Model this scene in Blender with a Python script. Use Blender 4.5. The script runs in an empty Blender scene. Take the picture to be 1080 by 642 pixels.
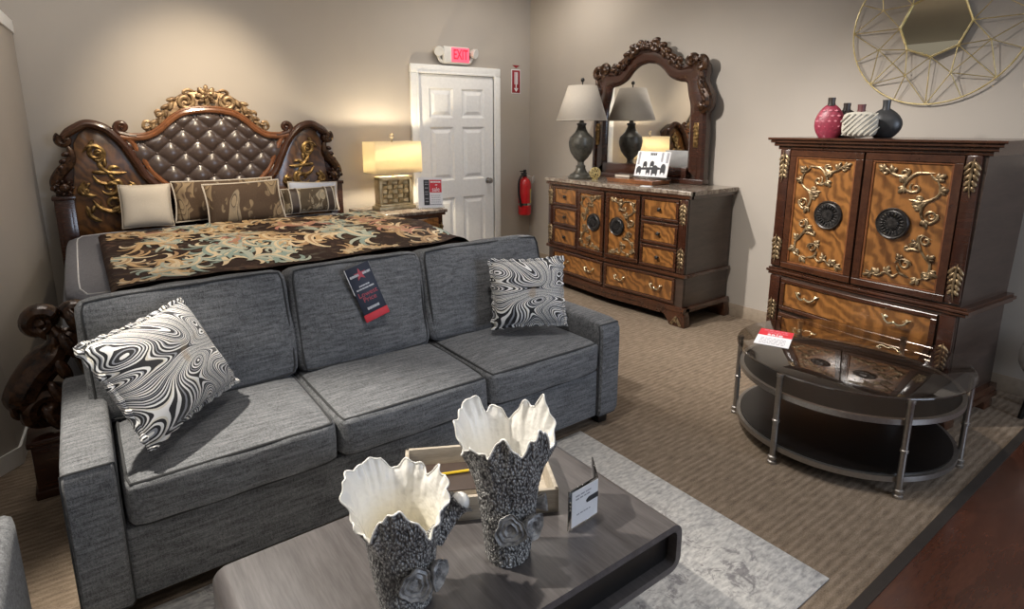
import bpy, bmesh, math, random
from mathutils import Vector, Matrix, Euler, noise as mnoise
PI = math.pi
R = math.radians
scene = bpy.context.scene
COL = scene.collection
random.seed(7)

# ------------------------------------------------------------------ materials
class NT:
    def __init__(s, name):
        s.m = bpy.data.materials.new(name); s.m.use_nodes = True
        s.t = s.m.node_tree; s.t.nodes.clear()
        s.out = s.t.nodes.new('ShaderNodeOutputMaterial')
        s.b = s.t.nodes.new('ShaderNodeBsdfPrincipled')
        s.t.links.new(s.b.outputs[0], s.out.inputs[0])
        s.tc = s.t.nodes.new('ShaderNodeTexCoord')
    def link(s, a, b): s.t.links.new(a, b)
    def n(s, typ, ins=None, **kw):
        d = s.t.nodes.new(typ)
        for k, v in kw.items(): setattr(d, k, v)
        for k, v in (ins or {}).items():
            if hasattr(v, 'is_output') or hasattr(v, 'links'): s.link(v, d.inputs[k])
            else: d.inputs[k].default_value = v
        return d
    def mapping(s, scale=(1,1,1), rot=(0,0,0), src='Object', loc=(0,0,0)):
        d = s.n('ShaderNodeMapping', {0: s.tc.outputs[src]})
        d.inputs['Scale'].default_value = scale; d.inputs['Rotation'].default_value = rot; d.inputs['Location'].default_value = loc
        return d.outputs[0]
    def noise(s, vec, scale, detail=4, rough=.55, dist=0):
        return s.n('ShaderNodeTexNoise', {'Vector': vec, 'Scale': scale, 'Detail': detail, 'Roughness': rough, 'Distortion': dist})
    def ramp(s, fac, stops, interp='LINEAR'):
        d = s.n('ShaderNodeValToRGB', {0: fac}); cr = d.color_ramp; cr.interpolation = interp
        while len(cr.elements) < len(stops): cr.elements.new(.5)
        while len(cr.elements) > len(stops): cr.elements.remove(cr.elements[-1])
        for e, (p, c) in zip(cr.elements, stops):
            e.position = p; e.color = (c[0], c[1], c[2], 1) if not isinstance(c, (int, float)) else (c, c, c, 1)
        return d.outputs[0]
    def mix(s, fac, a, b, mode='MIX'):
        d = s.n('ShaderNodeMix', data_type='RGBA', blend_type=mode)
        for sock, v in ((d.inputs[0], fac), (d.inputs[6], a), (d.inputs[7], b)):
            if hasattr(v, 'links'): s.link(v, sock)
            elif isinstance(v, (int, float)): sock.default_value = v
            else: sock.default_value = (v[0], v[1], v[2], 1)
        return d.outputs[2]
    def math(s, op, a, b=0.0):
        d = s.n('ShaderNodeMath', operation=op)
        for i, v in ((0, a), (1, b)):
            if hasattr(v, 'links'): s.link(v, d.inputs[i])
            else: d.inputs[i].default_value = v
        return d.outputs[0]
    def bump(s, h, strength=.3, dist=.01):
        d = s.n('ShaderNodeBump', {'Height': h, 'Strength': strength, 'Distance': dist})
        s.link(d.outputs[0], s.b.inputs['Normal'])
    def set(s, **kw):
        for k, v in kw.items():
            k = {'base': 'Base Color', 'rough': 'Roughness', 'metal': 'Metallic', 'coat': 'Coat Weight', 'coatr': 'Coat Roughness',
                 'spec': 'Specular IOR Level', 'trans': 'Transmission Weight', 'emit': 'Emission Color', 'estr': 'Emission Strength', 'sheen': 'Sheen Weight', 'alpha': 'Alpha', 'ior': 'IOR'}[k]
            if hasattr(v, 'links'): s.link(v, s.b.inputs[k])
            elif isinstance(v, (int, float)): s.b.inputs[k].default_value = v
            else: s.b.inputs[k].default_value = (v[0], v[1], v[2], 1)
        return s

def M_simple(name, c, rough=.6, var=.12, scale=30, **kw):
    t = NT(name); v = t.mapping()
    nz = t.noise(v, scale, 3)
    lo = tuple(x*(1-var) for x in c); hi = tuple(min(1, x*(1+var)) for x in c)
    t.set(base=t.ramp(nz.outputs[0], [(.3, lo), (.7, hi)]), rough=rough, **kw)
    return t.m

def M_wall(name, c):
    t = NT(name); v = t.mapping()
    nz = t.noise(v, 1.2, 3); fine = t.noise(v, 260, 2)
    t.set(base=t.ramp(nz.outputs[0], [(.3, tuple(x*.96 for x in c)), (.7, tuple(x*1.03 for x in c))]), rough=.75, spec=.25)
    t.bump(fine.outputs[0], .12, .002); return t.m

def M_carpet():
    t = NT('ribbed_carpet'); v = t.mapping()
    w = t.n('ShaderNodeTexWave', {'Vector': v, 'Scale': 11.0, 'Distortion': .5, 'Detail': 1.0, 'Detail Scale': 3.0}); w.bands_direction = 'Y'
    dash = t.noise(t.mapping((15, 46, 1)), 1, 2, .55); nz = t.noise(v, 3, 4); f = t.noise(v, 220, 2)
    h = t.math('ADD', t.math('MULTIPLY', w.outputs[0], .24), dash.outputs[0])
    c = t.ramp(h, [(.38, (.120,.089,.061)), (.62, (.215,.165,.117)), (.86, (.33,.26,.195))])
    c = t.mix(.25, c, t.ramp(nz.outputs[0], [(.3, (.16,.12,.085)), (.7, (.27,.21,.155))]))
    c = t.mix(.28, c, t.ramp(f.outputs[0], [(.35, (.08,.055,.04)), (.65, (.38,.30,.23))]))
    t.set(base=c, rough=.95, spec=.1)
    t.bump(t.math('ADD', h, t.math('MULTIPLY', f.outputs[0], .8)), .6, .006); return t.m

def M_rug():
    t = NT('distressed_rug'); v = t.mapping((1, 1, 1)); v2 = t.mapping((26, 70, 1)); v3 = t.mapping((1.0, 1.0, 1), (0,0,.4))
    a = t.noise(v3, 3.2, 8, .72, .8); b = t.noise(v2, 1, 3, .6); c = t.noise(v, 14, 6, .75, 1.2); d = t.noise(v, 1.4, 3)
    base = t.ramp(a.outputs[0], [(.32, (.28,.275,.28)), (.48, (.48,.47,.46)), (.58, (.62,.60,.57)), (.72, (.45,.435,.425))])
    base = t.mix(.55, base, t.ramp(b.outputs[0], [(.32, (.17,.165,.165)), (.66, (.66,.64,.60))]))
    m = t.math('MULTIPLY', t.ramp(c.outputs[0], [(.52, 0), (.60, 1)]), t.ramp(d.outputs[0], [(.45, 0), (.6, 1)]))
    base = t.mix(t.math('MULTIPLY', m, .7), base, (.13,.12,.13))
    t.set(base=base, rough=.95, spec=.1); t.bump(b.outputs[0], .4, .004); return t.m

def M_wood(name, lo, hi, grain=(2, 24, 24), rough=.3, coat=.3, scale=1.0, rot=(0,0,0)):
    t = NT(name); v = t.mapping(grain, rot)
    a = t.noise(v, scale, 6, .6, .4); b = t.noise(v, scale*6, 3)
    c = t.ramp(a.outputs[0], [(.3, lo), (.7, hi)])
    c = t.mix(.25, c, t.ramp(b.outputs[0], [(.35, tuple(x*.6 for x in lo)), (.65, hi)]))
    t.set(base=c, rough=rough, coat=coat, coatr=.15); return t.m

def M_flame(name='flame_veneer', k=1.0):
    t = NT(name); v = t.mapping((1, 1, 1)); nz = t.noise(v, 3.2, 3)
    vv = t.mix(.22, v, nz.outputs[1])
    w = t.n('ShaderNodeTexWave', {'Vector': vv, 'Scale': 9.0, 'Distortion': 6.5, 'Detail': 3.5, 'Detail Scale': 1.3}); w.bands_direction = 'DIAGONAL'
    g = t.noise(t.mapping((60, 60, 4)), 1, 3); l = t.noise(v, 4.5, 3)
    c = t.ramp(w.outputs[0], [(.08, (.075*k,.026*k,.008*k)), (.42, (.185*k,.075*k,.020*k)), (.9, (.36*k,.150*k,.040*k))])
    c = t.mix(.35, c, t.ramp(l.outputs[0], [(.35, (.085*k,.032*k,.011*k)), (.65, (.40*k,.172*k,.046*k))]))
    c = t.mix(.2, c, t.ramp(g.outputs[0], [(.3, (.07*k,.025*k,.01*k)), (.7, (.36*k,.17*k,.05*k))]))
    t.set(base=c, rough=.28, coat=.45, coatr=.12); return t.m

def M_gold(name, c1, c2, rough=.38, metal=.75, sc=28):
    t = NT(name); v = t.mapping(); a = t.noise(v, sc, 5, .6)
    t.set(base=t.ramp(a.outputs[0], [(.35, c1), (.62, c2)]), rough=rough, metal=metal)
    t.bump(a.outputs[0], .25, .004); return t.m

def M_fabric(name, lo, hi, along=(9, 95, 95), sc=1, bump=.35):
    t = NT(name); a = t.noise(t.mapping(along), sc, 3, .7); b = t.noise(t.mapping((170, 60, 60)), 1, 2); c = t.noise(t.mapping((1,1,1)), 340, 1)
    col = t.ramp(a.outputs[0], [(.30, lo), (.5, tuple((x+y)*.45 for x, y in zip(lo, hi))), (.72, hi)])
    col = t.mix(.3, col, t.ramp(b.outputs[0], [(.3, lo), (.7, hi)]))
    col = t.mix(.25, col, t.ramp(c.outputs[0], [(.35, tuple(x*.5 for x in lo)), (.65, tuple(x*1.3 for x in hi))]))
    t.set(base=col, rough=.9, spec=.15, sheen=.08); t.bump(t.math('ADD', a.outputs[0], c.outputs[0]), bump, .003); return t.m

def M_zebra():
    t = NT('swirl_print'); v = t.mapping((2.0, 1.0, 3.6), (0, .35, 0)); nz = t.noise(v, 1.35, 1.2, .42, .55)
    fr = t.math('FRACT', t.math('MULTIPLY', nz.outputs[0], 15.0))
    K = (.010,.010,.013); W = (.84,.83,.81); G = (.30,.31,.34); C = (.74,.70,.60)
    r = t.ramp(fr, [(0, K), (.09, W), (.17, K), (.26, W), (.31, G), (.36, K), (.44, W), (.52, K), (.60, C), (.645, W), (.71, K), (.80, W), (.87, K), (.95, G)], 'CONSTANT')
    acc = t.noise(t.mapping((1,1,1)), 6.5, 1)
    r = t.mix(t.ramp(acc.outputs[0], [(.66, 0), (.70, .5)]), r, (.28,.19,.10))
    t.set(base=r, rough=.7, sheen=.2); f = t.noise(t.mapping(), 300, 1); t.bump(f.outputs[0], .15, .002); return t.m

def M_brocade(name, ground, cols, sc=6.5, amt=1.0, edge=.46, hi=(.62,.47,.28), cols2=None):
    t = NT(name); v = t.mapping((1,1,.6)); nz = t.noise(v, 4.6, 1.4, .45)
    d = t.n('ShaderNodeVectorMath', {0: nz.outputs[1], 1: (.5,.5,.5)}, operation='SUBTRACT')
    def layer(sc, cols, edge, warp, lo, hi_, off):
        s = t.n('ShaderNodeVectorMath', {0: d.outputs[0]}, operation='SCALE'); s.inputs['Scale'].default_value = warp
        p = t.n('ShaderNodeVectorMath', {0: v, 1: s.outputs[0]}, operation='ADD').outputs[0]
        p = t.n('ShaderNodeVectorMath', {0: p, 1: off}, operation='ADD').outputs[0]
        vo = t.n('ShaderNodeTexVoronoi', {'Vector': p, 'Scale': sc, 'Randomness': .95}); vo.feature = 'F1'
        D = vo.outputs['Distance']
        rings = t.math('FRACT', t.math('MULTIPLY', t.math('ADD', D, t.math('MULTIPLY', nz.outputs[0], 1.3)), 6.0))
        body = t.ramp(D, [(edge, 1), (edge+.02, 0)])
        n = len(cols)
        cc = t.ramp(t.n('ShaderNodeSeparateColor', {0: vo.outputs['Color']}).outputs[0], [((i+.001)/n, c) for i, c in enumerate(cols)], 'CONSTANT')
        leaf = t.mix(t.ramp(rings, [(.12, 0), (.85, .85)]), t.mix(.0, cc, cc), t.mix(.55, cc, hi))
        leaf = t.mix(t.ramp(rings, [(0, .8), (.13, .8), (.22, 0)]), leaf, tuple(x*.8 for x in lo))
        wob = t.noise(v, sc*1.25, 1, .5, 1.6)
        return leaf, t.math('MULTIPLY', body, t.ramp(wob.outputs[0], [(hi_, 0), (hi_+.02, 1)]))
    l2, m2 = layer(sc*2.1, cols2 or cols[::-1], .36, .22, ground, .48, (3.3, 1.7, .4))
    l1, m1 = layer(sc, cols, edge, .46, ground, .40, (0, 0, 0))
    col = t.mix(t.math('MULTIPLY', m2, amt*.8), ground, l2)
    col = t.mix(t.math('MULTIPLY', m1, amt), col, l1)
    f = t.noise(v, 260, 2); col = t.mix(.05, col, t.ramp(f.outputs[0], [(.3, (.02,.015,.012)), (.7, (.45,.36,.26))]))
    t.set(base=col, rough=.7, spec=.12); t.bump(t.math('ADD', t.math('ADD', m1, m2), t.math('MULTIPLY', f.outputs[0], .4)), .25*amt, .004); return t.m

def M_marble(name, a, b, c):
    t = NT(name); v = t.mapping(); n1 = t.noise(v, 14, 8, .7, 1.6); n2 = t.noise(v, 40, 4)
    col = t.ramp(n1.outputs[0], [(.33, a), (.47, b), (.55, c), (.66, a)])
    col = t.mix(.25, col, t.ramp(n2.outputs[0], [(.3, a), (.7, c)])); t.set(base=col, rough=.18, coat=.3); return t.m

def M_bark():
    t = NT('hammered_bark'); v0 = t.mapping((1,1,.62)); nz = t.noise(v0, 30, 3)
    d = t.n('ShaderNodeVectorMath', {0: nz.outputs[1], 1: (.5,.5,.5)}, operation='SUBTRACT')
    s = t.n('ShaderNodeVectorMath', {0: d.outputs[0]}, operation='SCALE'); s.inputs['Scale'].default_value = .018
    v = t.n('ShaderNodeVectorMath', {0: v0, 1: s.outputs[0]}, operation='ADD').outputs[0]
    vo = t.n('ShaderNodeTexVoronoi', {'Vector': v, 'Scale': 165.0}); big = t.noise(v0, 9, 3)
    h = vo.outputs['Distance']
    col = t.ramp(h, [(.08, (.92,.92,.90)), (.34, (.66,.66,.65)), (.56, (.28,.28,.285)), (.85, (.07,.07,.073))])  # painted glints: near-white bump tops, dark gaps between
    col = t.mix(t.ramp(big.outputs[0], [(.35, .5), (.6, .0)]), col, t.ramp(h, [(.1, (.24,.24,.245)), (.6, (.035,.035,.038))]))
    t.set(base=col, rough=.33, metal=.15, coat=.2); t.bump(t.math('MULTIPLY', h, -1.0), 1.0, .012); return t.m
def M_cer():
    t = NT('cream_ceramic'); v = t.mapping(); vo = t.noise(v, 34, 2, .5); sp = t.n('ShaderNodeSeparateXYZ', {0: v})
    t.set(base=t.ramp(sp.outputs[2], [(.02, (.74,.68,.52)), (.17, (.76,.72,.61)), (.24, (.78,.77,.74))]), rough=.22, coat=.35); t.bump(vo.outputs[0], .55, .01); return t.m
def M_thin_glass(name, tint, ior):
    t = NT(name); nz = t.noise(t.mapping(), 3, 2)
    tr = t.n('ShaderNodeBsdfTransparent', {0: t.ramp(nz.outputs[0], [(.3, tuple(x*.98 for x in tint)), (.7, tint)])})
    gl = t.n('ShaderNodeBsdfGlossy', {0: (.95,.95,.95,1), 'Roughness': .015}); fr = t.n('ShaderNodeFresnel', {0: ior})
    ge = t.n('ShaderNodeNewGeometry'); fac = t.math('MULTIPLY', fr.outputs[0], t.math('SUBTRACT', 1.0, ge.outputs['Backfacing']))
    mx = t.n('ShaderNodeMixShader', {0: fac, 1: tr.outputs[0], 2: gl.outputs[0]}); t.link(mx.outputs[0], t.out.inputs[0]); return t.m
def M_glass(name, tint, rough=.02):
    t = NT(name); v = t.mapping(); nz = t.noise(v, 3, 2)
    t.set(base=t.ramp(nz.outputs[0], [(.3, tuple(x*.98 for x in tint)), (.7, tint)]), rough=rough, trans=1.0, ior=1.5); return t.m

def M_mirror(name, c=(.86,.86,.85)):
    t = NT(name); v = t.mapping(); nz = t.noise(v, 2, 2)
    t.set(base=t.ramp(nz.outputs[0], [(.3, tuple(x*.99 for x in c)), (.7, c)]), metal=1.0, rough=.01); return t.m

WALL = (.43,.385,.335)
m_wall = M_wall('wall_paint', WALL); m_ceil = M_wall('ceiling_paint', (.68,.64,.58))
m_carpet = M_carpet(); m_rug = M_rug()
m_floorwood = M_wood('cherry_floor', (.055,.018,.010), (.10,.034,.018), (3, 14, 14), .25, .3)
m_strip = M_simple('rubber_strip', (.035,.028,.024), .5)
m_base = M_simple('baseboard_vinyl', (.33,.265,.20), .5)
m_trim = M_simple('white_trim', (.84,.83,.80), .45, .04)
m_door = M_simple('door_paint', (.84,.83,.81), .45, .04)
m_mahog = M_wood('mahogany', (.026,.009,.0055), (.055,.018,.009), (3, 3, 22), .24, .5)
m_mahogx = M_wood('mahogany_rail', (.034,.0125,.007), (.080,.029,.013), (9, 9, 9), .24, .5)
m_molding = M_wood('cherry_molding', (.13,.045,.017), (.26,.10,.04), (6, 6, 6), .22, .5)
m_carcase = M_wood('dark_carcase', (.036,.022,.016), (.072,.046,.034), (3, 3, 22), .35, .25)  # greyed to put the sides' sheen into the colour
m_flame = M_flame(); m_wing = M_flame('wing_veneer', .42)
m_gold = M_gold('antique_gold', (.07,.035,.012), (.34,.22,.085))
m_goldb = M_gold('pale_gilt', (.075,.045,.022), (.38,.275,.155), .38, .6)
m_crest = M_gold('crest_gilt', (.085,.042,.020), (.40,.27,.145), .42, .45, 24)
m_darkcarve = M_gold('umber_carving', (.016,.007,.004), (.080,.036,.016), .24, .2)
m_bronze = M_gold('black_bronze', (.012,.011,.011), (.05,.045,.042), .38, .5, 60)
m_brass = M_gold('brass_pull', (.40,.31,.18), (.85,.74,.52), .25, .95)
m_leather = M_simple('brown_leather', (.060,.041,.035), .30, .15, 60, coat=.2)
m_sofa = M_fabric('heather_grey', (.020,.021,.023), (.265,.273,.288))
m_pipe = M_simple('dark_piping', (.040,.041,.043), .9)
m_zebra = M_zebra()
m_grey_quilt = M_fabric('grey_coverlet', (.10,.10,.115), (.20,.20,.225), (60, 60, 60), 1, .15)
m_grey_matt = M_fabric('grey_mattress', (.16,.17,.19), (.28,.29,.32), (60, 60, 60), 1, .15)
m_whitepipe = M_simple('white_piping', (.6,.6,.62), .8)
m_comf = M_brocade('brocade_comforter', (.016,.0055,.0055), [(.52,.33,.19), (.36,.21,.11), (.55,.29,.22), (.30,.36,.32), (.50,.38,.25), (.42,.28,.12)], 9.0, .10, .40, (.50,.36,.22), [(.40,.22,.17), (.26,.32,.29), (.45,.30,.15)])
m_sham = M_brocade('brocade_sham', (.075,.048,.032), [(.26,.20,.13), (.20,.14,.09), (.30,.26,.20), (.17,.13,.10)], 5.0, .6)
m_bolster = M_brocade('brocade_bolster', (.10,.075,.05), [(.33,.29,.22), (.25,.2,.14), (.36,.33,.26)], 9.0, .85)
m_cream = M_simple('cream_cotton', (.55,.49,.41), .85, .06, 200)
m_bluewhite = M_simple('pale_blue_cotton', (.50,.53,.62), .85, .06, 200)
m_darksatin = M_simple('dark_satin', (.05,.032,.024), .45)
m_marble = M_marble('brown_marble', (.06,.04,.03), (.15,.108,.08), (.38,.325,.265))
m_table = M_wood('charcoal_table', (.064,.058,.059), (.136,.126,.127), (26, 2.2, 26), .32, .12)
m_blackwood = M_simple('black_cubby', (.008,.0072,.007), .32)
m_panel = M_simple('charcoal_panel', (.018,.0165,.0155), .4); m_bark = M_bark(); m_cer = M_cer()
m_tray = M_wood('limed_wood', (.36,.31,.25), (.55,.49,.40), (4, 30, 30), .55, .05)
m_acryl = M_glass('clear_acrylic', (.93,.95,.95)); m_glass = M_thin_glass('smoked_glass', (.80,.77,.73), 2.7)
m_paper = M_simple('white_paper', (.80,.80,.82), .7, .03); m_red = M_simple('red_print', (.62,.03,.045), .55, .06)
m_ink = M_simple('dark_ink', (.03,.03,.035), .6); m_navy = M_simple('navy_card', (.012,.016,.035), .5); m_redtxt = M_simple('red_ink', (.45,.05,.07), .5)
m_greyink = M_simple('grey_ink', (.33,.33,.36), .6); m_silver = M_simple('silver_ink', (.5,.5,.53), .5)
m_steel = M_simple('brushed_steel', (.36,.34,.32), .35, .1, 90, metal=.9); m_chrome = M_simple('polished_nickel', (.62,.60,.57), .2, .05, metal=1.0)
m_yellow = M_simple('pencil_yellow', (.75,.50,.02), .5); m_mirror = M_mirror('mirror_silver'); m_mirrord = M_mirror('mirror_brown_reflection', (.90,.83,.64))  # round mirror's tint stands in for its brown reflection
m_goldwire = M_gold('gold_wire', (.60,.48,.20), (.80,.68,.38), .3, .85)
m_green = M_gold('verdigris_lamp', (.042,.040,.034), (.110,.104,.088), .3, .35, 16)
m_linen = M_simple('linen_shade', (.40,.355,.30), .9, .06, 150)
m_champ = M_gold('champagne_leaf', (.36,.28,.16), (.56,.46,.29), .42, .55, 20)
m_exred = M_simple('extinguisher_red', (.55,.012,.018), .28, .08, coat=.5); m_black = M_simple('black_rubber', (.015,.015,.016), .5); m_lab = M_simple('yellow_label', (.66,.55,.18), .6)
m_plastic = M_simple('white_plastic', (.66,.64,.60), .4, .04); m_signred = M_simple('sign_maroon', (.30,.02,.03), .5)
m_redpot = M_simple('raspberry_glaze', (.24,.028,.052), .4, .25, 80); m_pinkm = M_simple('pink_relief', (.62,.22,.27), .5); m_darkpot = M_simple('umber_glaze', (.03,.022,.019), .35); m_whitepot = M_simple('bone_ceramic', (.48,.45,.38), .5, .1)
m_blackpot = M_simple('black_glaze', (.035,.035,.036), .35, .2); m_corkred = M_simple('maroon_stopper', (.10,.03,.03), .5)
def M_emit(name, c, s):
    t = NT(name); nz = t.noise(t.mapping(), 8, 2); t.set(base=t.ramp(nz.outputs[0], [(.3, c), (.7, c)]), emit=c, estr=s, rough=.5); return t.m
m_exit = M_emit('exit_glow', (1.0,.10,.16), .85); m_exitl = M_emit('exit_letter', (1.0,.008,.03), 1.25)
def M_shade():
    t = NT('lit_shade'); nz = t.noise(t.mapping((1,1,1)), 120, 2)
    tr = t.n('ShaderNodeBsdfTranslucent', {0: t.ramp(nz.outputs[0], [(.3, (.80,.72,.55)), (.7, (.86,.78,.60))])})
    mx = t.n('ShaderNodeMixShader', {0: .55, 1: t.b.outputs[0], 2: tr.outputs[0]}); t.link(mx.outputs[0], t.out.inputs[0])
    t.set(base=(.85,.78,.64), rough=.9); return t.m
m_litshade = M_shade()

# ------------------------------------------------------------------ geometry helpers
def catmull(P, n=6, closed=False):
    P = [Vector(p) for p in P]; out = []; L = len(P)
    rng = range(L if closed else L-1)
    for i in rng:
        if closed: a, b, c, d = P[i-1], P[i], P[(i+1) % L], P[(i+2) % L]
        else: a, b, c, d = P[max(i-1,0)], P[i], P[i+1], P[min(i+2, L-1)]
        for k in range(n):
            t = k/n
            out.append(.5*((2*b) + (c-a)*t + (2*a-5*b+4*c-d)*t*t + (3*b-a-3*c+d)*t**3))
    if not closed: out.append(P[-1])
    return out

class MB:
    def __init__(s): s.bm = bmesh.new()
    def box(s, x0, x1, y0, y1, z0, z1, bev=0, seg=2, mtx=None):
        r = bmesh.ops.create_cube(s.bm, size=1)
        vs = r['verts']
        for v in vs: v.co = Vector(((x0+x1)/2+v.co.x*(x1-x0), (y0+y1)/2+v.co.y*(y1-y0), (z0+z1)/2+v.co.z*(z1-z0)))
        if mtx is not None: bmesh.ops.transform(s.bm, matrix=mtx, verts=vs)
        if bev > 0:
            es = list({e for v in vs for e in v.link_edges})
            bmesh.ops.bevel(s.bm, geom=es, offset=min(bev, .49*min(x1-x0, y1-y0, z1-z0)), segments=seg, profile=.5, affect='EDGES')
        return s
    def tube(s, P, rad, seg=8, closed=False, flat=None, caps=True):
        P = [Vector(p) for p in P]; n = len(P)
        if isinstance(rad, (int, float)): rad = [rad]*n
        rings = []; T0 = None; N = None
        for i in range(n):
            a = P[i-1] if (i > 0 or closed) else P[i]; b = P[(i+1) % n] if (i < n-1 or closed) else P[i]
            T = (b-a)
            T = T.normalized() if T.length > 1e-9 else (T0 or Vector((0,0,1)))
            if N is None:
                up = Vector((0,1,0)) if abs(T.y) < .9 else Vector((1,0,0))
                N = (up - T*up.dot(T)).normalized()
            else:
                N = N - T*N.dot(T); N = N.normalized() if N.length > 1e-6 else T.orthogonal().normalized()
            B = T.cross(N); T0 = T
            rings.append([s.bm.verts.new(P[i] + (N*math.cos(2*PI*k/seg)*(flat or 1) + B*math.sin(2*PI*k/seg))*rad[i]) for k in range(seg)])
        for i in range(n if closed else n-1):
            A, C = rings[i], rings[(i+1) % n]
            for k in range(seg): s.bm.faces.new((A[k], A[(k+1) % seg], C[(k+1) % seg], C[k]))
        if caps and not closed:
            s.bm.faces.new(rings[0][::-1]); s.bm.faces.new(rings[-1])
        return s
    def lathe(s, prof, c=(0,0,0), seg=24, f=None, caps=True):
        rings = []
        for i, (r, z) in enumerate(prof):
            ring = []
            for k in range(seg):
                a = 2*PI*k/seg; rr, zz = (r, z) if f is None else f(r, z, a, i)
                ring.append(s.bm.verts.new((c[0]+rr*math.cos(a), c[1]+rr*math.sin(a), c[2]+zz)))
            rings.append(ring)
        for A, B in zip(rings, rings[1:]):
            for k in range(seg): s.bm.faces.new((A[k], A[(k+1) % seg], B[(k+1) % seg], B[k]))
        if caps:
            s.bm.faces.new(rings[0][::-1]); s.bm.faces.new(rings[-1])
        return s
    def prism(s, poly, y0, y1, bev=0, swap=None):
        """poly = (x,z) outline, extruded between y0 and y1; swap maps (x,y,z) elsewhere."""
        mp = swap or (lambda x, y, z: (x, y, z))
        A = [s.bm.verts.new(mp(x, y0, z)) for x, z in poly]; B = [s.bm.verts.new(mp(x, y1, z)) for x, z in poly]
        n = len(poly); fs = [s.bm.faces.new(A), s.bm.faces.new(B[::-1])]
        for i in range(n): fs.append(s.bm.faces.new((A[i], B[i], B[(i+1) % n], A[(i+1) % n])))
        if bev > 0:
            es = [e for e in fs[0].edges] + [e for e in fs[1].edges]
            bmesh.ops.bevel(s.bm, geom=es, offset=bev, segments=2, profile=.5, affect='EDGES')
        return s
    def ball(s, c, r, seg=10, rot=None):
        if isinstance(r, (int, float)): r = (r, r, r)
        m = Matrix.Translation(c) @ (rot.to_matrix().to_4x4() if rot else Matrix()) @ Matrix.Diagonal((r[0], r[1], r[2], 1))
        bmesh.ops.create_uvsphere(s.bm, u_segments=seg, v_segments=max(6, seg*2//3), radius=1, matrix=m); return s
    def grid(s, f, nu, nv, closeu=False):
        V = [[s.bm.verts.new(f(i/nu, j/nv)) for j in range(nv+1)] for i in range(nu if closeu else nu+1)]
        for i in range(nu):
            A = V[i]; B = V[(i+1) % nu] if closeu else V[i+1]
            for j in range(nv): s.bm.faces.new((A[j], B[j], B[j+1], A[j+1]))
        return V
    def build(s, name, mat, parent=None, smooth=35, loc=None):
        bm = s.bm
        bmesh.ops.remove_doubles(bm, verts=bm.verts, dist=1e-5)
        bmesh.ops.recalc_face_normals(bm, faces=bm.faces)
        me = bpy.data.meshes.new(name); bm.to_mesh(me); bm.free()
        me.materials.append(mat)
        if smooth:
            me.shade_smooth()
            if smooth < 170: me.set_sharp_from_angle(angle=R(smooth))
        o = bpy.data.objects.new(name, me); COL.objects.link(o)
        if parent: o.parent = parent
        if loc is not None: o.location = loc
        return o

def tag(o, label, cat, group=None):
    o['label'] = label; o['category'] = cat
    if group: o['group'] = group
    return o
def thing(name, label, cat, loc=(0,0,0), rotz=0, group=None, rot=None):
    o = bpy.data.objects.new(name, None); COL.objects.link(o); o.location = loc
    o.rotation_euler = rot if rot is not None else (0,0,rotz)
    o.empty_display_size = .1
    return tag(o, label, cat, group)
def struct(o): o['kind'] = 'structure'; return o

def text_mesh(body, size, mat, parent, name='lettering', loc=(0,0,0), rot=(PI/2,0,0), extrude=.0008, align='CENTER', sx=1.0, bold=0):
    cu = bpy.data.curves.new('tmp_text', 'FONT'); cu.body = body; cu.size = size; cu.extrude = extrude; cu.align_x = align; cu.align_y = 'CENTER'; cu.offset = bold
    ob = bpy.data.objects.new('tmp_text', cu); COL.objects.link(ob)
    dg = bpy.context.evaluated_depsgraph_get(); me = bpy.data.meshes.new_from_object(ob.evaluated_get(dg))
    bpy.data.objects.remove(ob); bpy.data.curves.remove(cu)
    me.materials.clear(); me.materials.append(mat); me.name = name
    o = bpy.data.objects.new(name, me); COL.objects.link(o); o.parent = parent; o.location = loc; o.rotation_euler = rot; o.scale = (sx, 1, 1)
    return o

def superbox(w, d, h, cx=.0, cy=.0, cz=.02, n=9, cuts=9):
    """A soft box map: unit cube point (a,b,c) -> rounded, crowned box point."""
    def f(a, b, c):
        q = (abs(a)**n+abs(b)**n+abs(c)**n)**(1/n)
        k = max(abs(a), abs(b), abs(c))
        if q > 1e-6: a, b, c = a/q*k, b/q*k, c/q*k
        return Vector((a*(w/2+cx*(1-b*b)*(1-c*c)), b*(d/2+cy*(1-a*a)*(1-c*c)), c*(h/2+cz*(1-a**4)*(1-b**4))))
    return f
def soft_box(mb, f, cuts=9, jig=0, seed=0):
    bm = bmesh.new(); bmesh.ops.create_cube(bm, size=2); bmesh.ops.subdivide_edges(bm, edges=bm.edges, cuts=cuts, use_grid_fill=True)
    for v in bm.verts:
        p = f(*v.co)
        if jig: p += v.co.normalized()*jig*mnoise.noise(p*7+Vector((seed*3.1, 0, 0)))
        v.co = p
    me = bpy.data.meshes.new('tmp'); bm.to_mesh(me); bm.free(); mb.bm.from_mesh(me); bpy.data.meshes.remove(me); return mb
def rim_path(f, axis, side, n=12, k=.97):
    """Closed path round the face edge of a soft box, on the face axis=side."""
    P = []
    cor = [(-1,-1), (1,-1), (1,1), (-1,1)]
    for i in range(4):
        a, b = cor[i], cor[(i+1) % 4]
        for j in range(n):
            t = j/n; u, v = a[0]+(b[0]-a[0])*t, a[1]+(b[1]-a[1])*t
            q = [0,0,0]; o = [x for x in range(3) if x != axis]; q[axis] = side; q[o[0]] = u; q[o[1]] = v
            P.append(f(*q))
    return P

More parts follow.
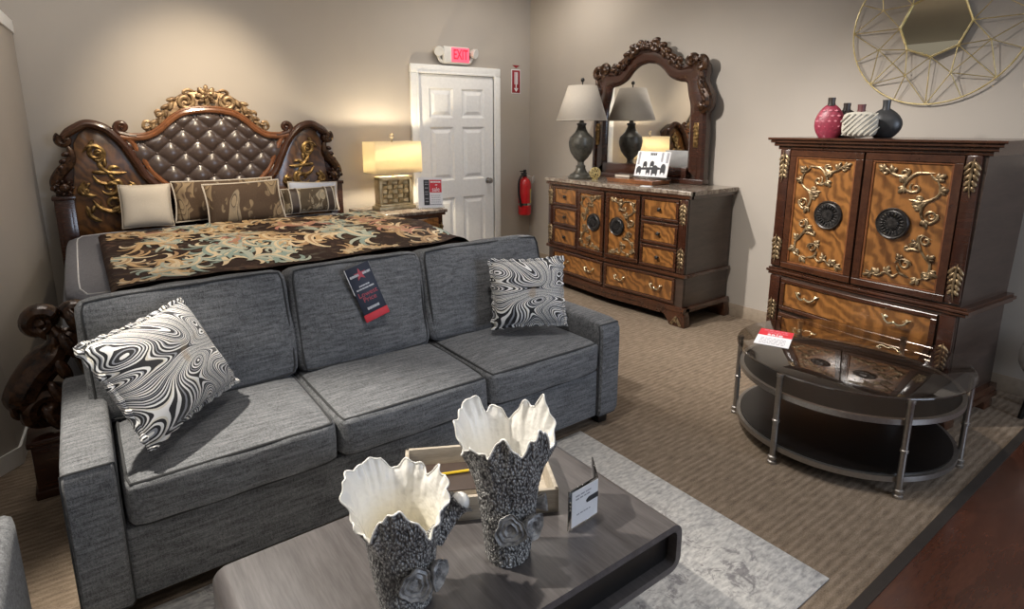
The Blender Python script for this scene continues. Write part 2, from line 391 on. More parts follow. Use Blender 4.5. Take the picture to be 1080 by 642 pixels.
def spiral(c, r, a0, turns, d=1, r1=.18, n=28, y=0):
    """Volute points in an x-z plane, from the outside (angle a0) inwards."""
    P = []
    for i in range(n+1):
        t = i/n; rr = r*(1-t*(1-r1)); a = a0+d*turns*2*PI*t
        P.append(Vector((c[0]+rr*math.cos(a), y, c[1]+rr*math.sin(a))))
    return P
def taper(n, r, a=.35, b=.35, p=.7): return [r*max(.08, min(1, (i/(n-1))/a if a else 1, ((n-1-i)/(n-1))/b if b else 1))**p for i in range(n)]
def stroke(mb, P, r, y=0, n=5, a=.3, b=.3, flat=.8, yf=None):
    Q = catmull([(x, 0, z) for x, z in P], n)
    Q = [Vector((q.x, (yf(q.x) if yf else 0)+y, q.z)) for q in Q]
    mb.tube(Q, taper(len(Q), r, a, b), 6, flat=flat)
def leaf(mb, x, z, ln, wd, ang, y=0, yf=None, th=.45):
    yy = y+(yf(x) if yf else 0)
    mb.ball((x+math.cos(ang)*ln*.5, yy, z+math.sin(ang)*ln*.5), (ln*.5, wd*th, wd*.5), 8, Euler((0, -ang, 0)))

DOOR_STROKES = [[(.083,.292),(.111,.306),(.148,.28),(.189,.267),(.221,.281),(.224,.305),(.2,.31)], [(.341,.294),(.3,.292),(.258,.287),(.225,.253),(.208,.212),(.234,.187),(.266,.19),(.281,.212)],
 [(.186,.204),(.208,.212)], [(.384,.273),(.35,.259),(.321,.287)], [(.35,.259),(.37,.225),(.371,.184),(.349,.158),(.31,.138),(.256,.139),(.239,.143)], [(.354,.158),(.312,.124),(.301,.08),(.317,.039),(.346,.024),(.374,.046),(.378,.071),(.355,.071)],
 [(.368,-.064),(.323,-.047),(.305,-.069),(.322,-.122),(.35,-.167),(.375,-.199),(.373,-.25),(.344,-.289),(.301,-.292)], [(.248,-.142),(.285,-.129),(.319,-.135)], [(.213,-.221),(.238,-.196),(.278,-.201),(.292,-.223)], [(.225,-.231),(.242,-.273),(.289,-.289)],
 [(.103,-.304),(.14,-.309),(.173,-.282),(.211,-.3),(.237,-.274)], [(.395,-.27),(.351,-.261)]]
DOOR_LEAVES = [(.15,.28,.05,.022,1.9), (.19,.267,.045,.02,-.9), (.11,.30,.045,.022,2.6), (.225,.25,.05,.024,2.9), (.21,.21,.045,.022,-2.2), (.35,.26,.05,.024,.6), (.37,.2,.045,.022,.2), (.31,.138,.06,.026,-2.8), (.30,.1,.045,.022,2.9),
 (.317,.04,.05,.022,-1.2), (.31,-.09,.05,.024,-2.7), (.36,-.18,.045,.022,.8), (.375,-.24,.05,.024,-.5), (.33,-.29,.05,.022,-2.3), (.24,-.2,.04,.02,2.2), (.14,-.305,.05,.022,2.4), (.175,-.285,.045,.02,1.2), (.105,-.305,.05,.02,-2.8)]
def door_carving(mb, sgn, sx=1, sz=1, y=0, r=.0085, yf=None, c=(0,0)):
    for st in DOOR_STROKES: stroke(mb, [(c[0]+sgn*x*sx, c[1]+z*sz) for x, z in st], r, y, yf=yf, a=.22, b=.22, flat=.7)
    for x, z, r_, a0, dd in ((.200,.285,.024,200,1), (.262,.208,.030,120,1), (.350,.062,.030,200,-1), (.342,-.075,.028,100,1), (.262,-.218,.030,90,1), (.362,-.262,.024,0,-1), (.122,-.290,.020,250,-1), (.112,.292,.018,90,1), (.285,.150,.020,300,1), (.262,-.125,.018,60,-1)):
        S = spiral((c[0]+sgn*x*sx, c[1]+z*sz), r_*min(sx, sz), R(a0) if sgn > 0 else R(180-a0), 1.25, dd*sgn, .2, 22); S = [Vector((q.x, (yf(q.x) if yf else 0)+y, q.z)) for q in S]; mb.tube(S, taper(len(S), r*.85, .15, .4), 6, flat=.7)
    for x, z, l, w, a in DOOR_LEAVES:
        for da, q in ((0, 1.1), (.7, .8), (-.7, .8)):
            aa = a+da if sgn > 0 else PI-a-da
            leaf(mb, c[0]+sgn*x*sx, c[1]+z*sz, l*min(sx, sz)*.95*q, w*min(sx, sz)*1.0*q, aa, y, yf, th=.35)
def medallion(parent, x, y, z, r, nm='medallion'):
    mb = MB()
    mp = lambda p: p
    prof = [(0.001, 0), (r, 0), (r, .008), (r*.93, .017), (r*.84, .012), (r*.78, .015), (r*.42, .010), (r*.36, .017), (r*.2, .019), (.001, .016)]
    mb.lathe(prof, (0,0,0), 40, caps=False)
    for k in range(20):
        a = 2*PI*k/20
        mb.ball((math.cos(a)*r*.60, math.sin(a)*r*.60, .013), (r*.17, r*.06, .007), 8, Euler((0,0,a)))
    for k in range(18):
        a = 2*PI*k/18; mb.ball((math.cos(a)*r*.39, math.sin(a)*r*.39, .018), (.0035, .0035, .003), 6)
    for v in mb.bm.verts: v.co = Vector((x+v.co.x, y-v.co.z, z+v.co.y))
    return mb.build(nm, m_bronze, parent)
def bow_box(mb, x0, x1, y0, y1, z0, z1, f, n=12, top_in=0):
    """A panel whose front (y0) and back (y1) both follow the bow f(x)."""
    V = []
    for i in range(n+1):
        x = x0+(x1-x0)*i/n; q = f(x)
        V.append([mb.bm.verts.new(p) for p in ((x, y0+q+top_in, z0), (x, y0+q, z0+min(.004, (z1-z0)/4)), (x, y0+q, z1-min(.004, (z1-z0)/4)), (x, y0+q+top_in, z1), (x, y1+q, z1), (x, y1+q, z0))])
    for A, B in zip(V, V[1:]):
        for k in range(6): mb.bm.faces.new((A[k], A[(k+1) % 6], B[(k+1) % 6], B[k]))
    mb.bm.faces.new(V[0]); mb.bm.faces.new(V[-1][::-1]); return mb
def bow_frame(mb, x0, x1, z0, z1, w, y0, y1, f, n=12):
    bow_box(mb, x0, x1, y0, y1, z0, z0+w, f, n, .003); bow_box(mb, x0, x1, y0, y1, z1-w, z1, f, n, .003)
    bow_box(mb, x0, x0+w, y0, y1, z0+w, z1-w, f, 2, .003); bow_box(mb, x1-w, x1, y0, y1, z0+w, z1-w, f, 2, .003)
def bail_pull(parent, x, y, z, w=.09, yf=None):
    mb = MB(); q = (yf(x) if yf else 0)+y
    P = [(x-w*.62, q-.006, z+.018), (x-w*.5, q-.016, z+.012), (x-w*.4, q-.022, z-.006), (x-w*.2, q-.026, z-.016), (x, q-.026, z-.008), (x+w*.2, q-.026, z-.016), (x+w*.4, q-.022, z-.006), (x+w*.5, q-.016, z+.012), (x+w*.62, q-.006, z+.018)]
    Q = catmull(P, 4); mb.tube(Q, [.0045+.0025*math.sin(PI*i/(len(Q)-1)) for i in range(len(Q))], 8)
    for sx in (-1, 1): mb.ball((x+sx*w*.45, q-.006, z+.010), (.012, .008, .012), 8)
    mb.ball((x, q-.027, z-.008), (.008, .007, .009), 8)
    return mb.build('pull', m_brass, parent)
def acanthus(mb, x, z, h, w, y, sgn=1, seed=0):
    """A hanging carved leaf: midrib and overlapping paired lobes in the x-z plane."""
    stroke(mb, [(x+sgn*w*.1, z+h*.52), (x+sgn*w*.02, z+h*.25), (x-sgn*w*.03, z-h*.15), (x+sgn*w*.12, z-h*.52)], w*.12, y-.006, a=.3, b=.5)
    n = 5
    for k in range(n):
        t = k/(n-1); zz = z+h*(.44-.66*t); ll = w*(.95-.35*t)
        for s in (-1, 1): leaf(mb, x+s*w*.06, zz, ll, h*.105, (-PI/2+.62) if s > 0 else (-PI/2-.62), y, th=.45)
def along(P, t):
    Q = [Vector((p[0], 0, p[1])) for p in P]; L = [(b-a).length for a, b in zip(Q, Q[1:])]; d = t*sum(L)
    for a, b, l in zip(Q, Q[1:], L):
        if d <= l or b is Q[-1]:
            q = a.lerp(b, min(1, d/l)); return q.x, q.z, math.atan2(b.z-a.z, b.x-a.x)
        d -= l
def leaf_run(mb, P, n, ln, wd, y, off=0, th=.6, spread=.35, shrink=.35):
    """Overlapping carved leaves that follow the path P."""
    for k in range(n):
        t = (k+.3)/n; x, z, a = along(P, t); q = 1-shrink*t; sd = 1 if k % 2 else -1
        leaf(mb, x-math.sin(a)*off, z+math.cos(a)*off, ln*q, wd*q, a+sd*spread, y-.004*(k % 3), th=th)

# ------------------------------------------------------------------ room shell
XW, YB, CZ = 4.2266, 5.2874, 3.0
mb = MB(); mb.box(-4.5, XW+.1, .642, YB+.1, -.1, 0); floor = struct(mb.build('floor', m_carpet, smooth=0))
mb = MB(); mb.box(-4.5, XW+.1, -3.5, .606, -.1, 0); struct(mb.build('floor_wood', m_floorwood, smooth=0))
mb = MB(); mb.box(-4.5, XW+.1, .606, .642, -.1, .004); struct(mb.build('trim_1', m_strip, smooth=0))
mb = MB(); mb.box(-4.5, XW+.1, YB, YB+.1, 0, CZ); struct(mb.build('wall_back', m_wall, smooth=0))
mb = MB(); mb.box(XW, XW+.1, -3.5, YB, 0, CZ); struct(mb.build('wall_right', m_wall, smooth=0))
mb = MB(); mb.box(-4.5, XW+.1, -3.5, YB+.1, CZ, CZ+.1); struct(mb.build('ceiling', m_ceil, smooth=0))
# partition on the left with its bend and cap
PL = [(-.245, YB), (-.385, 3.30), (-.95, 2.72)]
def strip(name, pts, th, z0, z1, mat):
    mb = MB(); out = []
    nrm = []
    for i in range(len(pts)):
        a = Vector(pts[max(i-1, 0)]); b = Vector(pts[min(i+1, len(pts)-1)]); t = (b-a).normalized(); nrm.append(Vector((t.y, -t.x)))
    inner = [Vector(p) for p in pts]; outer = [p+n*th for p, n in zip(inner, nrm)]
    poly = [(p.x, p.y) for p in inner]+[(p.x, p.y) for p in outer[::-1]]
    mb.prism(poly, z0, z1, swap=lambda x, y, z: (x, z, y)); return mb.build(name, mat, smooth=0)
struct(strip('wall_left', PL, .12, 0, 2.16, m_wall))
mb = MB()
struct(strip('trim_2', [(-.235, YB-.002), (-.372, 3.305), (-.94, 2.71)], .16, 2.16, 2.24, m_trim))
def offs(p, d):
    return [(p[0][0]+d, p[0][1]), (p[1][0]+d, p[1][1]-d*.4), (p[2][0]+d*.7, p[2][1]-d*.7)]
struct(strip('baseboard_left', offs(PL, .012), .011, 0, .085, m_trim))
mb = MB(); mb.box(XW-.008, XW, -3.5, YB, 0, .10, .002); struct(mb.build('baseboard_right', m_base))
mb = MB(); mb.box(-.2, 2.70, YB-.008, YB, 0, .10, .002); mb.box(3.80, XW-.008, YB-.008, YB, 0, .10, .002); struct(mb.build('baseboard_back', m_base))

# door with six raised panels and its casing
dx0, dx1, dzt = 2.718, 3.790, 2.134; cw = .085
mb = MB()
for a, b, z0, z1 in ((dx0, dx0+cw, 0, dzt-cw), (dx1-cw, dx1, 0, dzt-cw), (dx0, dx1, dzt-cw, dzt)):
    mb.box(a, b, YB-.04, YB, z0, z1, .008)
mb.box(dx0+cw-.018, dx0+cw, YB-.048, YB, 0, dzt-cw+.018, .004); mb.box(dx1-cw, dx1-cw+.018, YB-.048, YB, 0, dzt-cw+.018, .004); mb.box(dx0+cw, dx1-cw, YB-.0485, YB-.001, dzt-cw-.001, dzt-cw+.018, .004)
struct(mb.build('trim_3', m_trim))
mb = MB(); L0, L1 = dx0+cw+.004, dx1-cw-.004; LT = dzt-cw-.006; W = L1-L0
yd = YB-.022
cols = [(L0+.115, L0+W/2-.05), (L0+W/2+.05, L1-.115)]; rows = [(1.62, LT-.13), (.98, 1.53), (.22, .80)]
xs = [L0, cols[0][0], cols[0][1], cols[1][0], cols[1][1], L1]
for i in (0, 2, 4): mb.box(xs[i], xs[i+1], yd, YB-.001, .012, LT)
zs = [.012, rows[2][0], rows[2][1], rows[1][0], rows[1][1], rows[0][0], rows[0][1], LT]
for c0, c1 in cols:
    for i in (0, 2, 4, 6): mb.box(c0, c1, yd, YB-.001, zs[i], zs[i+1])
    for z0, z1 in rows:
        v = []
        for k, yy in ((0, yd), (.020, yd+.016), (.032, yd+.016), (.064, yd+.002)):
            v.append([mb.bm.verts.new(p) for p in ((c0+k, yy, z0+k), (c1-k, yy, z0+k), (c1-k, yy, z1-k), (c0+k, yy, z1-k))])
        for A, B in zip(v, v[1:]):
            for k in range(4): mb.bm.faces.new((A[k], A[(k+1) % 4], B[(k+1) % 4], B[k]))
        mb.bm.faces.new(v[-1])
dr = struct(mb.build('door_1', m_door, smooth=20))
mb = MB(); mb.lathe([(.001,0),(.032,0),(.032,.006),(.012,.012),(.012,.03),(.026,.04),(.031,.052),(.026,.064),(.001,.068)], seg=20, caps=False)
for v in mb.bm.verts: v.co = Vector((v.co.x, -v.co.z, v.co.y))
mb.build('knob', m_steel, dr, loc=(L1-.075, yd, .955))

# ------------------------------------------------------------------ bed
BX = .878
HB = [(-.939,1.46),(-.917,1.49),(-.86,1.53),(-.79,1.56),(-.70,1.535),(-.635,1.475),(-.58,1.40),(-.53,1.30),(-.485,1.20),(-.44,1.135),(-.385,1.08),(-.326,1.045),(-.26,1.0)]
ARCH = [(-.60,1.47),(-.525,1.46),(-.43,1.468),(-.35,1.51),(-.26,1.59),(-.16,1.645),(0,1.665)]
bed = thing('bed', 'ornate carved mahogany bed with button-tufted brown leather headboard, against the back wall', 'bed', (BX, 5.17, 0))
arch_full = ARCH+[(-x, z) for x, z in ARCH[-2::-1]]
outer = [(-1.02,.02),(-1.03,1.06),(-1.0,1.20),(-.93,1.30),(-.915,1.40),(-.95,1.46),(-.90,1.50),(-.84,1.54),(-.79,1.56),(-.70,1.53),(-.63,1.48)]+ARCH
poly = outer+[(-x, z) for x, z in outer[-2::-1]]
mb = MB(); mb.prism(poly, -.005, .075, .004); mb.build('headboard', m_mahog, bed)
# upholstered panel
def interp(T, x):
    for (a, b), (c, d) in zip(T, T[1:]):
        if a <= x <= c: return b+(d-b)*(x-a)/(c-a)
    return T[0][1] if x < T[0][0] else T[-1][1]
hbfine = [(p.x, p.z) for p in catmull([(x, 0, z) for x, z in HB], 6)]; archfine = [(p.x, p.z) for p in catmull([(x, 0, z) for x, z in arch_full], 6)]
bot = sorted([(x, z) for x, z in hbfine if x > -.64])
BSX, BSZ = .095, .09
BUT = []
for i in range(-6, 7):
    for j in range(0, 8):
        if (i+j) % 2 == 0: BUT.append((i*BSX, .98+j*BSZ))
def panel_pt(u, v):
    x = -.59+1.18*u; zt = interp(archfine, x)-.012; zb = interp(bot, -abs(x))+.0 if abs(x) > .26 else .98
    zb = min(zb, zt-.002); z = zb+(zt-zb)*v
    e = min(1, (zt-z)/.05, (z-zb)/.05 if abs(x) > .26 else 1, (.59-abs(x))/.04); e = max(0, e)
    p = x/BSX; q = (z-.98)/BSZ; a = (p+q)/2; b = (p-q)/2
    h = (abs(math.sin(PI*a))*abs(math.sin(PI*b)))**.42
    return (x, -.028-.042*(.25+.75*h)*math.sqrt(e), z)
mb = MB(); mb.grid(panel_pt, 120, 64); up = mb.build('upholstery', m_leather, bed, smooth=180)
for x, z in BUT:
    if abs(x) > .56: continue
    zt = interp(archfine, x); zb = interp(bot, -abs(x)) if abs(x) > .26 else 1.0
    if zb+.035 < z < zt-.045:
        b = MB(); b.ball((x, -.044, z), (.011, .009, .011), 10); b.build('tufting_button', m_leather, up)
# arch molding and shoulder moldings
mb = MB(); P = [Vector((x, -.045, z)) for x, z in archfine]; mb.tube(P, .026, 10); mb.tube([p+Vector((0, -.012, .022)) for p in P], .012, 8); mb.build('arch_molding', m_molding, bed)
mb = MB()
for k in range(len(archfine)):
    if k % 1 == 0:
        x, z = archfine[k]; mb.ball((x, -.052, z-.030), .0065, 6)
mb.build('nailhead_trim', m_bronze, bed)
for sg in (-1, 1):
    mb = MB(); P = [Vector((-sg*x, -.05, z)) for x, z in hbfine]
    mb.tube(P, [.020+.012*min(1, i/8) for i in range(len(P))], 10)
    mb.tube([p+Vector((-sg*-.024*0, -.022, 0)) for p in P], .014, 8)
    mb.build('shoulder_molding', m_mahogx, bed)
    mb = MB(); P2 = [p+Vector((sg*.034*-1, .0, .030)) for p in P[30:]]
    P2 = [Vector((-sg*(x+.045), -.046, z+.028)) for x, z in hbfine[34:]]
    mb.tube(P2, .020, 8); mb.build('inner_molding', m_molding, bed)
    # scroll above the shoulder
    mb = MB(); S = spiral((-.582*-sg*-1*-1 if False else sg*.585, 1.535), .046, PI*1.5, 1.35, 1 if sg > 0 else -1, .2, 34, -.05)
    S = catmull([(sg*.50, -.05, 1.468), (sg*.545, -.05, 1.475)], 5)[:-1]+S
    mb.tube(S, [.022-.008*i/len(S) for i in range(len(S))], 10); mb.ball((sg*.585, -.055, 1.535), (.016,.026,.016), 10)
    mb.build('scroll', m_mahogx, bed)
    # outer ear
    mb = MB()
    S = spiral((sg*.935, 1.45), .038, R(60) if sg > 0 else R(120), 1.3, -1 if sg > 0 else 1, .2, 26, -.04); mb.tube(S, taper(len(S), .026, 0, .6), 8); mb.ball((sg*.935, -.045, 1.45), (.02,.03,.02), 8)
    E = catmull([(sg*.925, -.04, 1.42), (sg*.905, -.04, 1.36), (sg*.925, -.04, 1.29), (sg*.985, -.04, 1.22), (sg*1.02, -.04, 1.15), (sg*1.0, -.04, 1.09), (sg*.955, -.04, 1.10), (sg*.965, -.04, 1.14)], 6)
    mb.tube(E, taper(len(E), .036, .25, .5), 8)
    for k in range(6):
        t = k/5; leaf(mb, sg*(.915+.10*t), 1.36-.22*t, .05, .035, (R(-20) if sg > 0 else R(200))-sg*.5*t, -.06)
    mb.ball((sg*.97, -.06, 1.12), (.035,.03,.035), 10)
    for k in range(7):
        a = k/7*2*PI; leaf(mb, sg*.97+.03*math.cos(a), 1.12+.03*math.sin(a), .03, .02, a, -.07)
    mb.build('ear_carving', m_darkcarve, bed)
    # wing veneer
    wing = [(-.93,.25),(-.93,1.08),(-.90,1.20),(-.885,1.42),(-.84,1.50),(-.79,1.53),(-.71,1.50),(-.65,1.44),(-.60,1.37),(-.55,1.27),(-.50,1.17),(-.45,1.10),(-.40,1.05),(-.33,1.0),(-.33,.25)]
    mb = MB(); mb.prism([(-sg*x, z) for x, z in wing], -.03, -.004, .004); mb.build('wing_panel', m_wing, bed)
    # gilded acanthus on the wing
    mb = MB()
    G = [[(-.84,1.36),(-.80,1.40),(-.75,1.40),(-.715,1.36),(-.73,1.31),(-.77,1.305),(-.785,1.34)], [(-.76,1.30),(-.74,1.25),(-.70,1.215),(-.64,1.205),(-.59,1.21)], [(-.70,1.215),(-.68,1.25),(-.63,1.245)],
         [(-.80,1.20),(-.77,1.15),(-.71,1.13),(-.65,1.15),(-.63,1.10),(-.66,1.06),(-.71,1.07)], [(-.58,1.14),(-.55,1.10),(-.57,1.05),(-.62,1.045)], [(-.82,1.02),(-.78,.96),(-.71,.93),(-.63,.96),(-.60,1.02),(-.64,1.05),(-.68,1.02)],
         [(-.85,1.16),(-.87,1.11),(-.84,1.06),(-.79,1.05)], [(-.86,.98),(-.84,.90),(-.78,.86)], [(-.60,1.0),(-.54,.97),(-.50,.93)]]
    for st in G: stroke(mb, [(-sg*x, z) for x, z in st], .017, -.040, flat=.9, a=.2, b=.25)
    for (x, z, r_, a0, dd) in ((-.755,1.355,.052,80,1),(-.70,1.105,.058,200,1),(-.70,.985,.075,160,1),(-.57,1.09,.036,20,-1),(-.86,1.09,.034,60,1)):
        S = spiral((-sg*x, z), r_, R(a0) if sg < 0 else R(180-a0), 1.3, dd if sg < 0 else -dd, .2, 30, -.040); mb.tube(S, taper(len(S), .016, .15, .4), 8)
    for i, (x, z, l, w, a) in enumerate([(-.80,1.40,.07,.04,2.2),(-.715,1.36,.07,.04,-.2),(-.70,1.21,.12,.05,.1),(-.72,1.25,.08,.04,1.7),(-.66,1.15,.08,.04,.9),(-.72,1.13,.09,.045,2.9),(-.60,1.03,.07,.04,.8),(-.71,.93,.11,.05,-2.9),(-.64,.96,.10,.05,-.3),(-.86,1.10,.07,.04,2.3),(-.57,1.08,.06,.035,.7),(-.84,.92,.08,.04,2.0),(-.76,1.31,.06,.035,-2.0)]):
        leaf(mb, -sg*x, z, l*.85, w*.7, PI-a if sg < 0 else a, -.040, th=.45)
    mb.build('wing_carving', m_gold, bed)
    # post
    mb = MB(); mb.box(sg*.985-.06, sg*.985+.06, -.055, .07, 0, 1.045, .006); mb.box(sg*.985-.07, sg*.985+.07, -.065, .075, 1.03, 1.06, .006); mb.box(sg*.985-.035, sg*.985+.035, -.062, -.05, .3, .98, .004); mb.build('post', m_mahog, bed)
# crest
mb = MB()
crest = [(-.43,1.485),(-.425,1.53),(-.385,1.555),(-.345,1.60),(-.30,1.665),(-.245,1.735),(-.17,1.785),(-.09,1.81),(0,1.815)]
cp = crest+[(-x, z) for x, z in crest[-2::-1]]
low = [(x, z+.01) for x, z in archfine if abs(x) < .425]
mb.prism([(x, z) for x, z in cp]+low[::-1], -.035, .05, .010)
for sg in (-1, 1):
    S = spiral((sg*.150, 1.728), .064, R(95) if sg > 0 else R(85), 1.7, -1 if sg < 0 else 1, .15, 36, -.045); mb.tube(S, taper(len(S), .017, .15, .4), 8)
    A_ = [(sg*.20,1.755),(sg*.26,1.705),(sg*.31,1.635),(sg*.36,1.575),(sg*.42,1.52)]
    stroke(mb, A_, .016, -.040); leaf_run(mb, A_, 9, .075, .036, -.042, 0, .5, .45, .3)
    leaf_run(mb, [(sg*.06,1.685),(sg*.18,1.66),(sg*.28,1.60),(sg*.37,1.52)], 9, .06, .03, -.045, .012, .5, .5, .3)
    stroke(mb, [(sg*.41,1.50),(sg*.445,1.53),(sg*.435,1.575),(sg*.40,1.57),(sg*.405,1.545)], .014, -.035); stroke(mb, [(sg*.31,1.655),(sg*.35,1.655),(sg*.36,1.62)], .012, -.035)
    stroke(mb, [(sg*.07,1.80),(sg*.12,1.815),(sg*.155,1.80),(sg*.15,1.775)], .014, -.035)
for ring, (n, rr, sz) in enumerate(((8, .052, .03), (6, .03, .026), (4, .012, .02))):
    for k in range(n):
        a = 2*PI*k/n+ring*.4; mb.ball((rr*math.cos(a), -.055-.012*ring, 1.775+rr*math.sin(a)), (sz*.62, .014, sz), 8, Euler((0, -(a-PI/2), 0)))
for k in range(5): leaf(mb, 0, 1.70, .055, .022, PI*(.5+(k-2)*.2)+PI, -.05, th=.7)
mb.build('crest', m_crest, bed)
# rails, slats and footboard
for sg in (-1, 1):
    mb = MB(); mb.box(sg*1.0-.02, sg*1.0+.02, -2.16, -.06, .14, .335, .006); mb.box(sg*1.0-.03, sg*1.0+.03, -2.16, -.06, .14, .165, .004); mb.build('side_rail', m_mahogx, bed)
fy = -2.20
mb = MB(); mb.prism([(-.92,.10),(-.92,.42),(-.80,.46),(-.65,.52),(-.45,.60),(-.2,.66),(0,.68),(.2,.66),(.45,.60),(.65,.52),(.80,.46),(.92,.42),(.92,.10)], fy-.03, fy+.03, .006); mb.build('footboard', m_mahog, bed)
for sg in (-1, 1):
    mb = MB(); c = sg*1.075
    mb.box(c-.105, c+.105, fy-.075, fy+.075, 0, .245, .006); mb.box(c-.118, c+.118, fy-.082, fy+.082, .235, .268, .008); mb.box(c-.115, c+.115, fy-.08, fy+.08, 0, .04, .006)
    mb.build('foot_plinth', m_mahog, bed)
    mb = MB()
    v0 = (sg*1.09, .375); S = spiral(v0, .085, R(-80) if sg > 0 else R(260), 1.5, 1 if sg > 0 else -1, .2, 40, fy)
    mb.tube(S, taper(len(S), .040, .1, .6), 10, flat=1.5); mb.ball((v0[0], fy, v0[1]), (.045,.075,.045), 12)
    E = catmull([(sg*1.165, fy, .36), (sg*1.18, fy, .44), (sg*1.12, fy, .54), (sg*1.05, fy, .61), (sg*1.035, fy, .67), (sg*1.06, fy, .735)], 8); mb.tube(E, taper(len(E), .070, .2, .5), 10, flat=1.1)
    for k in range(7):
        t = k/6; p = E[int(t*(len(E)-1))]
        mb.tube([p+Vector((sg*-.10, (j-1.5)*.0, 0))*0+Vector((0, (-.06+.12*t)*0-.055, 0))+Vector((0,0,0)) for j in range(2)] and [E[min(len(E)-1, int(t*(len(E)-8))+j)]+Vector((sg*(.035-.012*(k % 3)), -.045, 0)) for j in range(8)], taper(8, .014, .4, .4), 6)
    T = spiral((sg*1.085, .745), .055, R(200) if sg > 0 else R(-20), 1.5, -1 if sg > 0 else 1, .2, 30, fy); mb.tube(T, taper(len(T), .032, .1, .5), 10, flat=1.4); mb.ball((sg*1.085, fy, .745), (.03,.055,.03), 10)
    T = spiral((sg*.965, .76), .04, R(-20) if sg > 0 else R(200), 1.4, 1 if sg > 0 else -1, .2, 26, fy); mb.tube(T, taper(len(T), .028, .1, .5), 10, flat=1.4); mb.ball((sg*.965, fy, .76), (.022,.045,.022), 8)
    Q = catmull([(sg*1.04, fy, .69), (sg*1.0, fy, .66), (sg*.95, fy, .58), (sg*.92, fy, .42)], 6); mb.tube(Q, taper(len(Q), .045, .3, .2), 8)
    for k in range(5): leaf(mb, sg*(1.07-.03*k), .28+.10*k, .13, .05, PI/2+sg*-.35, fy-.05, th=.5)
    mb.build('foot_scroll', m_darkcarve, bed)

# mattress, coverlet slab, comforter
f = superbox(2.06, 2.0, .28, .012, .0, .01, 14)
mb = MB(); soft_box(mb, f, 10); mt = mb.build('mattress', m_grey_matt, None, 180, (BX, 4.06, .495)); tag(mt, 'pale grey mattress with white piping, on the carved bed', 'mattress')
for sd in (-1, 1):
    mb = MB(); mb.tube(rim_path(f, 2, sd), .006, 6, closed=True); mb.build('piping', m_whitepipe, mt)
f = superbox(2.0, 1.98, .135, .01, .005, .006, 12)
mb = MB(); soft_box(mb, f, 10, .002); cv = mb.build('coverlet', m_grey_quilt, None, 180, (BX, 4.075, .724)); tag(cv, 'dark grey quilted coverlet over the mattress, under the brocade comforter', 'coverlet')
mb = MB(); mb.tube(rim_path(f, 2, 1), .004, 6, closed=True); mb.build('piping', m_whitepipe, cv)
def comf(u, v):
    x = .05+2.02*u; y = 2.945+1.555*v
    far = max(0, min(1, (y-3.50)/.5)); far = far*far*(3-2*far)
    z = .816+.006*far+.016*mnoise.noise(Vector((x*2.3, y*2.6, 1.3)))+.008*mnoise.noise(Vector((x*6, y*5, 4)))+.012
    z += .030*math.exp(-((y-3.5)/.35)**2)*min(1, u*3)
    if u > .90: t = (u-.90)/.10; x = .05+2.02*.90+.202*math.sin(t*1.57)*.8; z -= .15*(1-math.cos(t*1.57))
    y += .05*math.sin(u*5+.6)*v+.16*max(0, min(1, (u-.78)/.14))*(1-v)
    return (x, y, z)
def comf_top(u, v, d=0):
    x, y, z = comf(u, v); e = min(1, u/.015, (1-v)/.02, (1-u)/.015); return (x, y, z+.006+.022*max(0, e)**.5+d)
mb = MB(); mb.grid(comf_top, 150, 110); mb.grid(comf, 60, 44)
N_GROUND = len(mb.bm.faces); MATS = []
rng = random.Random(11)
def ribbon(path, wid, mat, dz):
    pr = None
    for i, (p, w_) in enumerate(zip(path, wid)):
        a = path[max(0, i-1)]; b = path[min(len(path)-1, i+1)]; tx, ty = b[0]-a[0], b[1]-a[1]; L = math.hypot(tx, ty) or 1e-6; nx, ny = -ty/L, tx/L
        pt = []
        for s_ in (1, -1):
            u, v = (p[0]+nx*w_*s_)/2.02, (p[1]+ny*w_*s_)/1.555
            if not (.012 < u < .985 and .01 < v < .985): pr = None; break
            pt.append(mb.bm.verts.new(comf_top(u, v, dz)))
        if len(pt) < 2: pr = None; continue
        if pr: f_ = mb.bm.faces.new((pr[0], pr[1], pt[1], pt[0])); f_.material_index = mat
        pr = pt
def hook(p, ang, L, curl, n=9):
    P = [p]; x, y = p
    for i in range(n): a = ang+curl*((i+.5)/n)**1.3; x += math.cos(a)*L/n; y += math.sin(a)*L/n*1.65; P.append((x, y))
    return P
def motif(p, ang, s_, fl, pal, dz):
    W = lambda n, w_: [w_*(.25+.75*math.sin(PI*min(1, (.12+.88*i/(n-1)))) ) for i in range(n)]
    S = hook(p, ang, .30*s_, fl*3.6, 14)
    for i in range(3):
        q = S[1+4*i]; b = S[2+4*i]; a = math.atan2(b[1]-q[1], b[0]-q[0])
        for side, k in ((-fl, 1.0), (fl, .6)):
            for j in range(3):
                H = hook((q[0]-math.sin(a)*side*.006*j, q[1]+math.cos(a)*side*.006*j), a+side*(.55+.22*j), (.150-.018*j-.014*i)*s_*k, -side*-(.9+.5*j)*1.5, 8)
                ribbon(H, W(len(H), (.0135-.0015*j)*s_), pal[(i+j) % 3], dz-.0004*j)
    ribbon(S, W(len(S), .022*s_), pal[0], dz+.0008); ribbon([(a+.004, b+.004) for a, b in S[1:-2]], W(len(S)-3, .008*s_), pal[2], dz+.0014)
PALS = [(1, 2, 3), (1, 2, 3), (2, 3, 1), (4, 3, 2), (5, 6, 3), (3, 1, 2), (6, 5, 3)]
pts = []
for t_ in range(2600):
    p = (rng.uniform(.03, 1.99), rng.uniform(.03, 1.53))
    if all((p[0]-q[0])**2+(p[1]-q[1])**2 > .205**2 for q in pts): pts.append(p)
for k, p in enumerate(pts): motif(p, rng.uniform(0, 6.28), rng.uniform(.95, 1.35), rng.choice((-1, 1)), rng.choice(PALS), .0022+.0011*(k % 3))
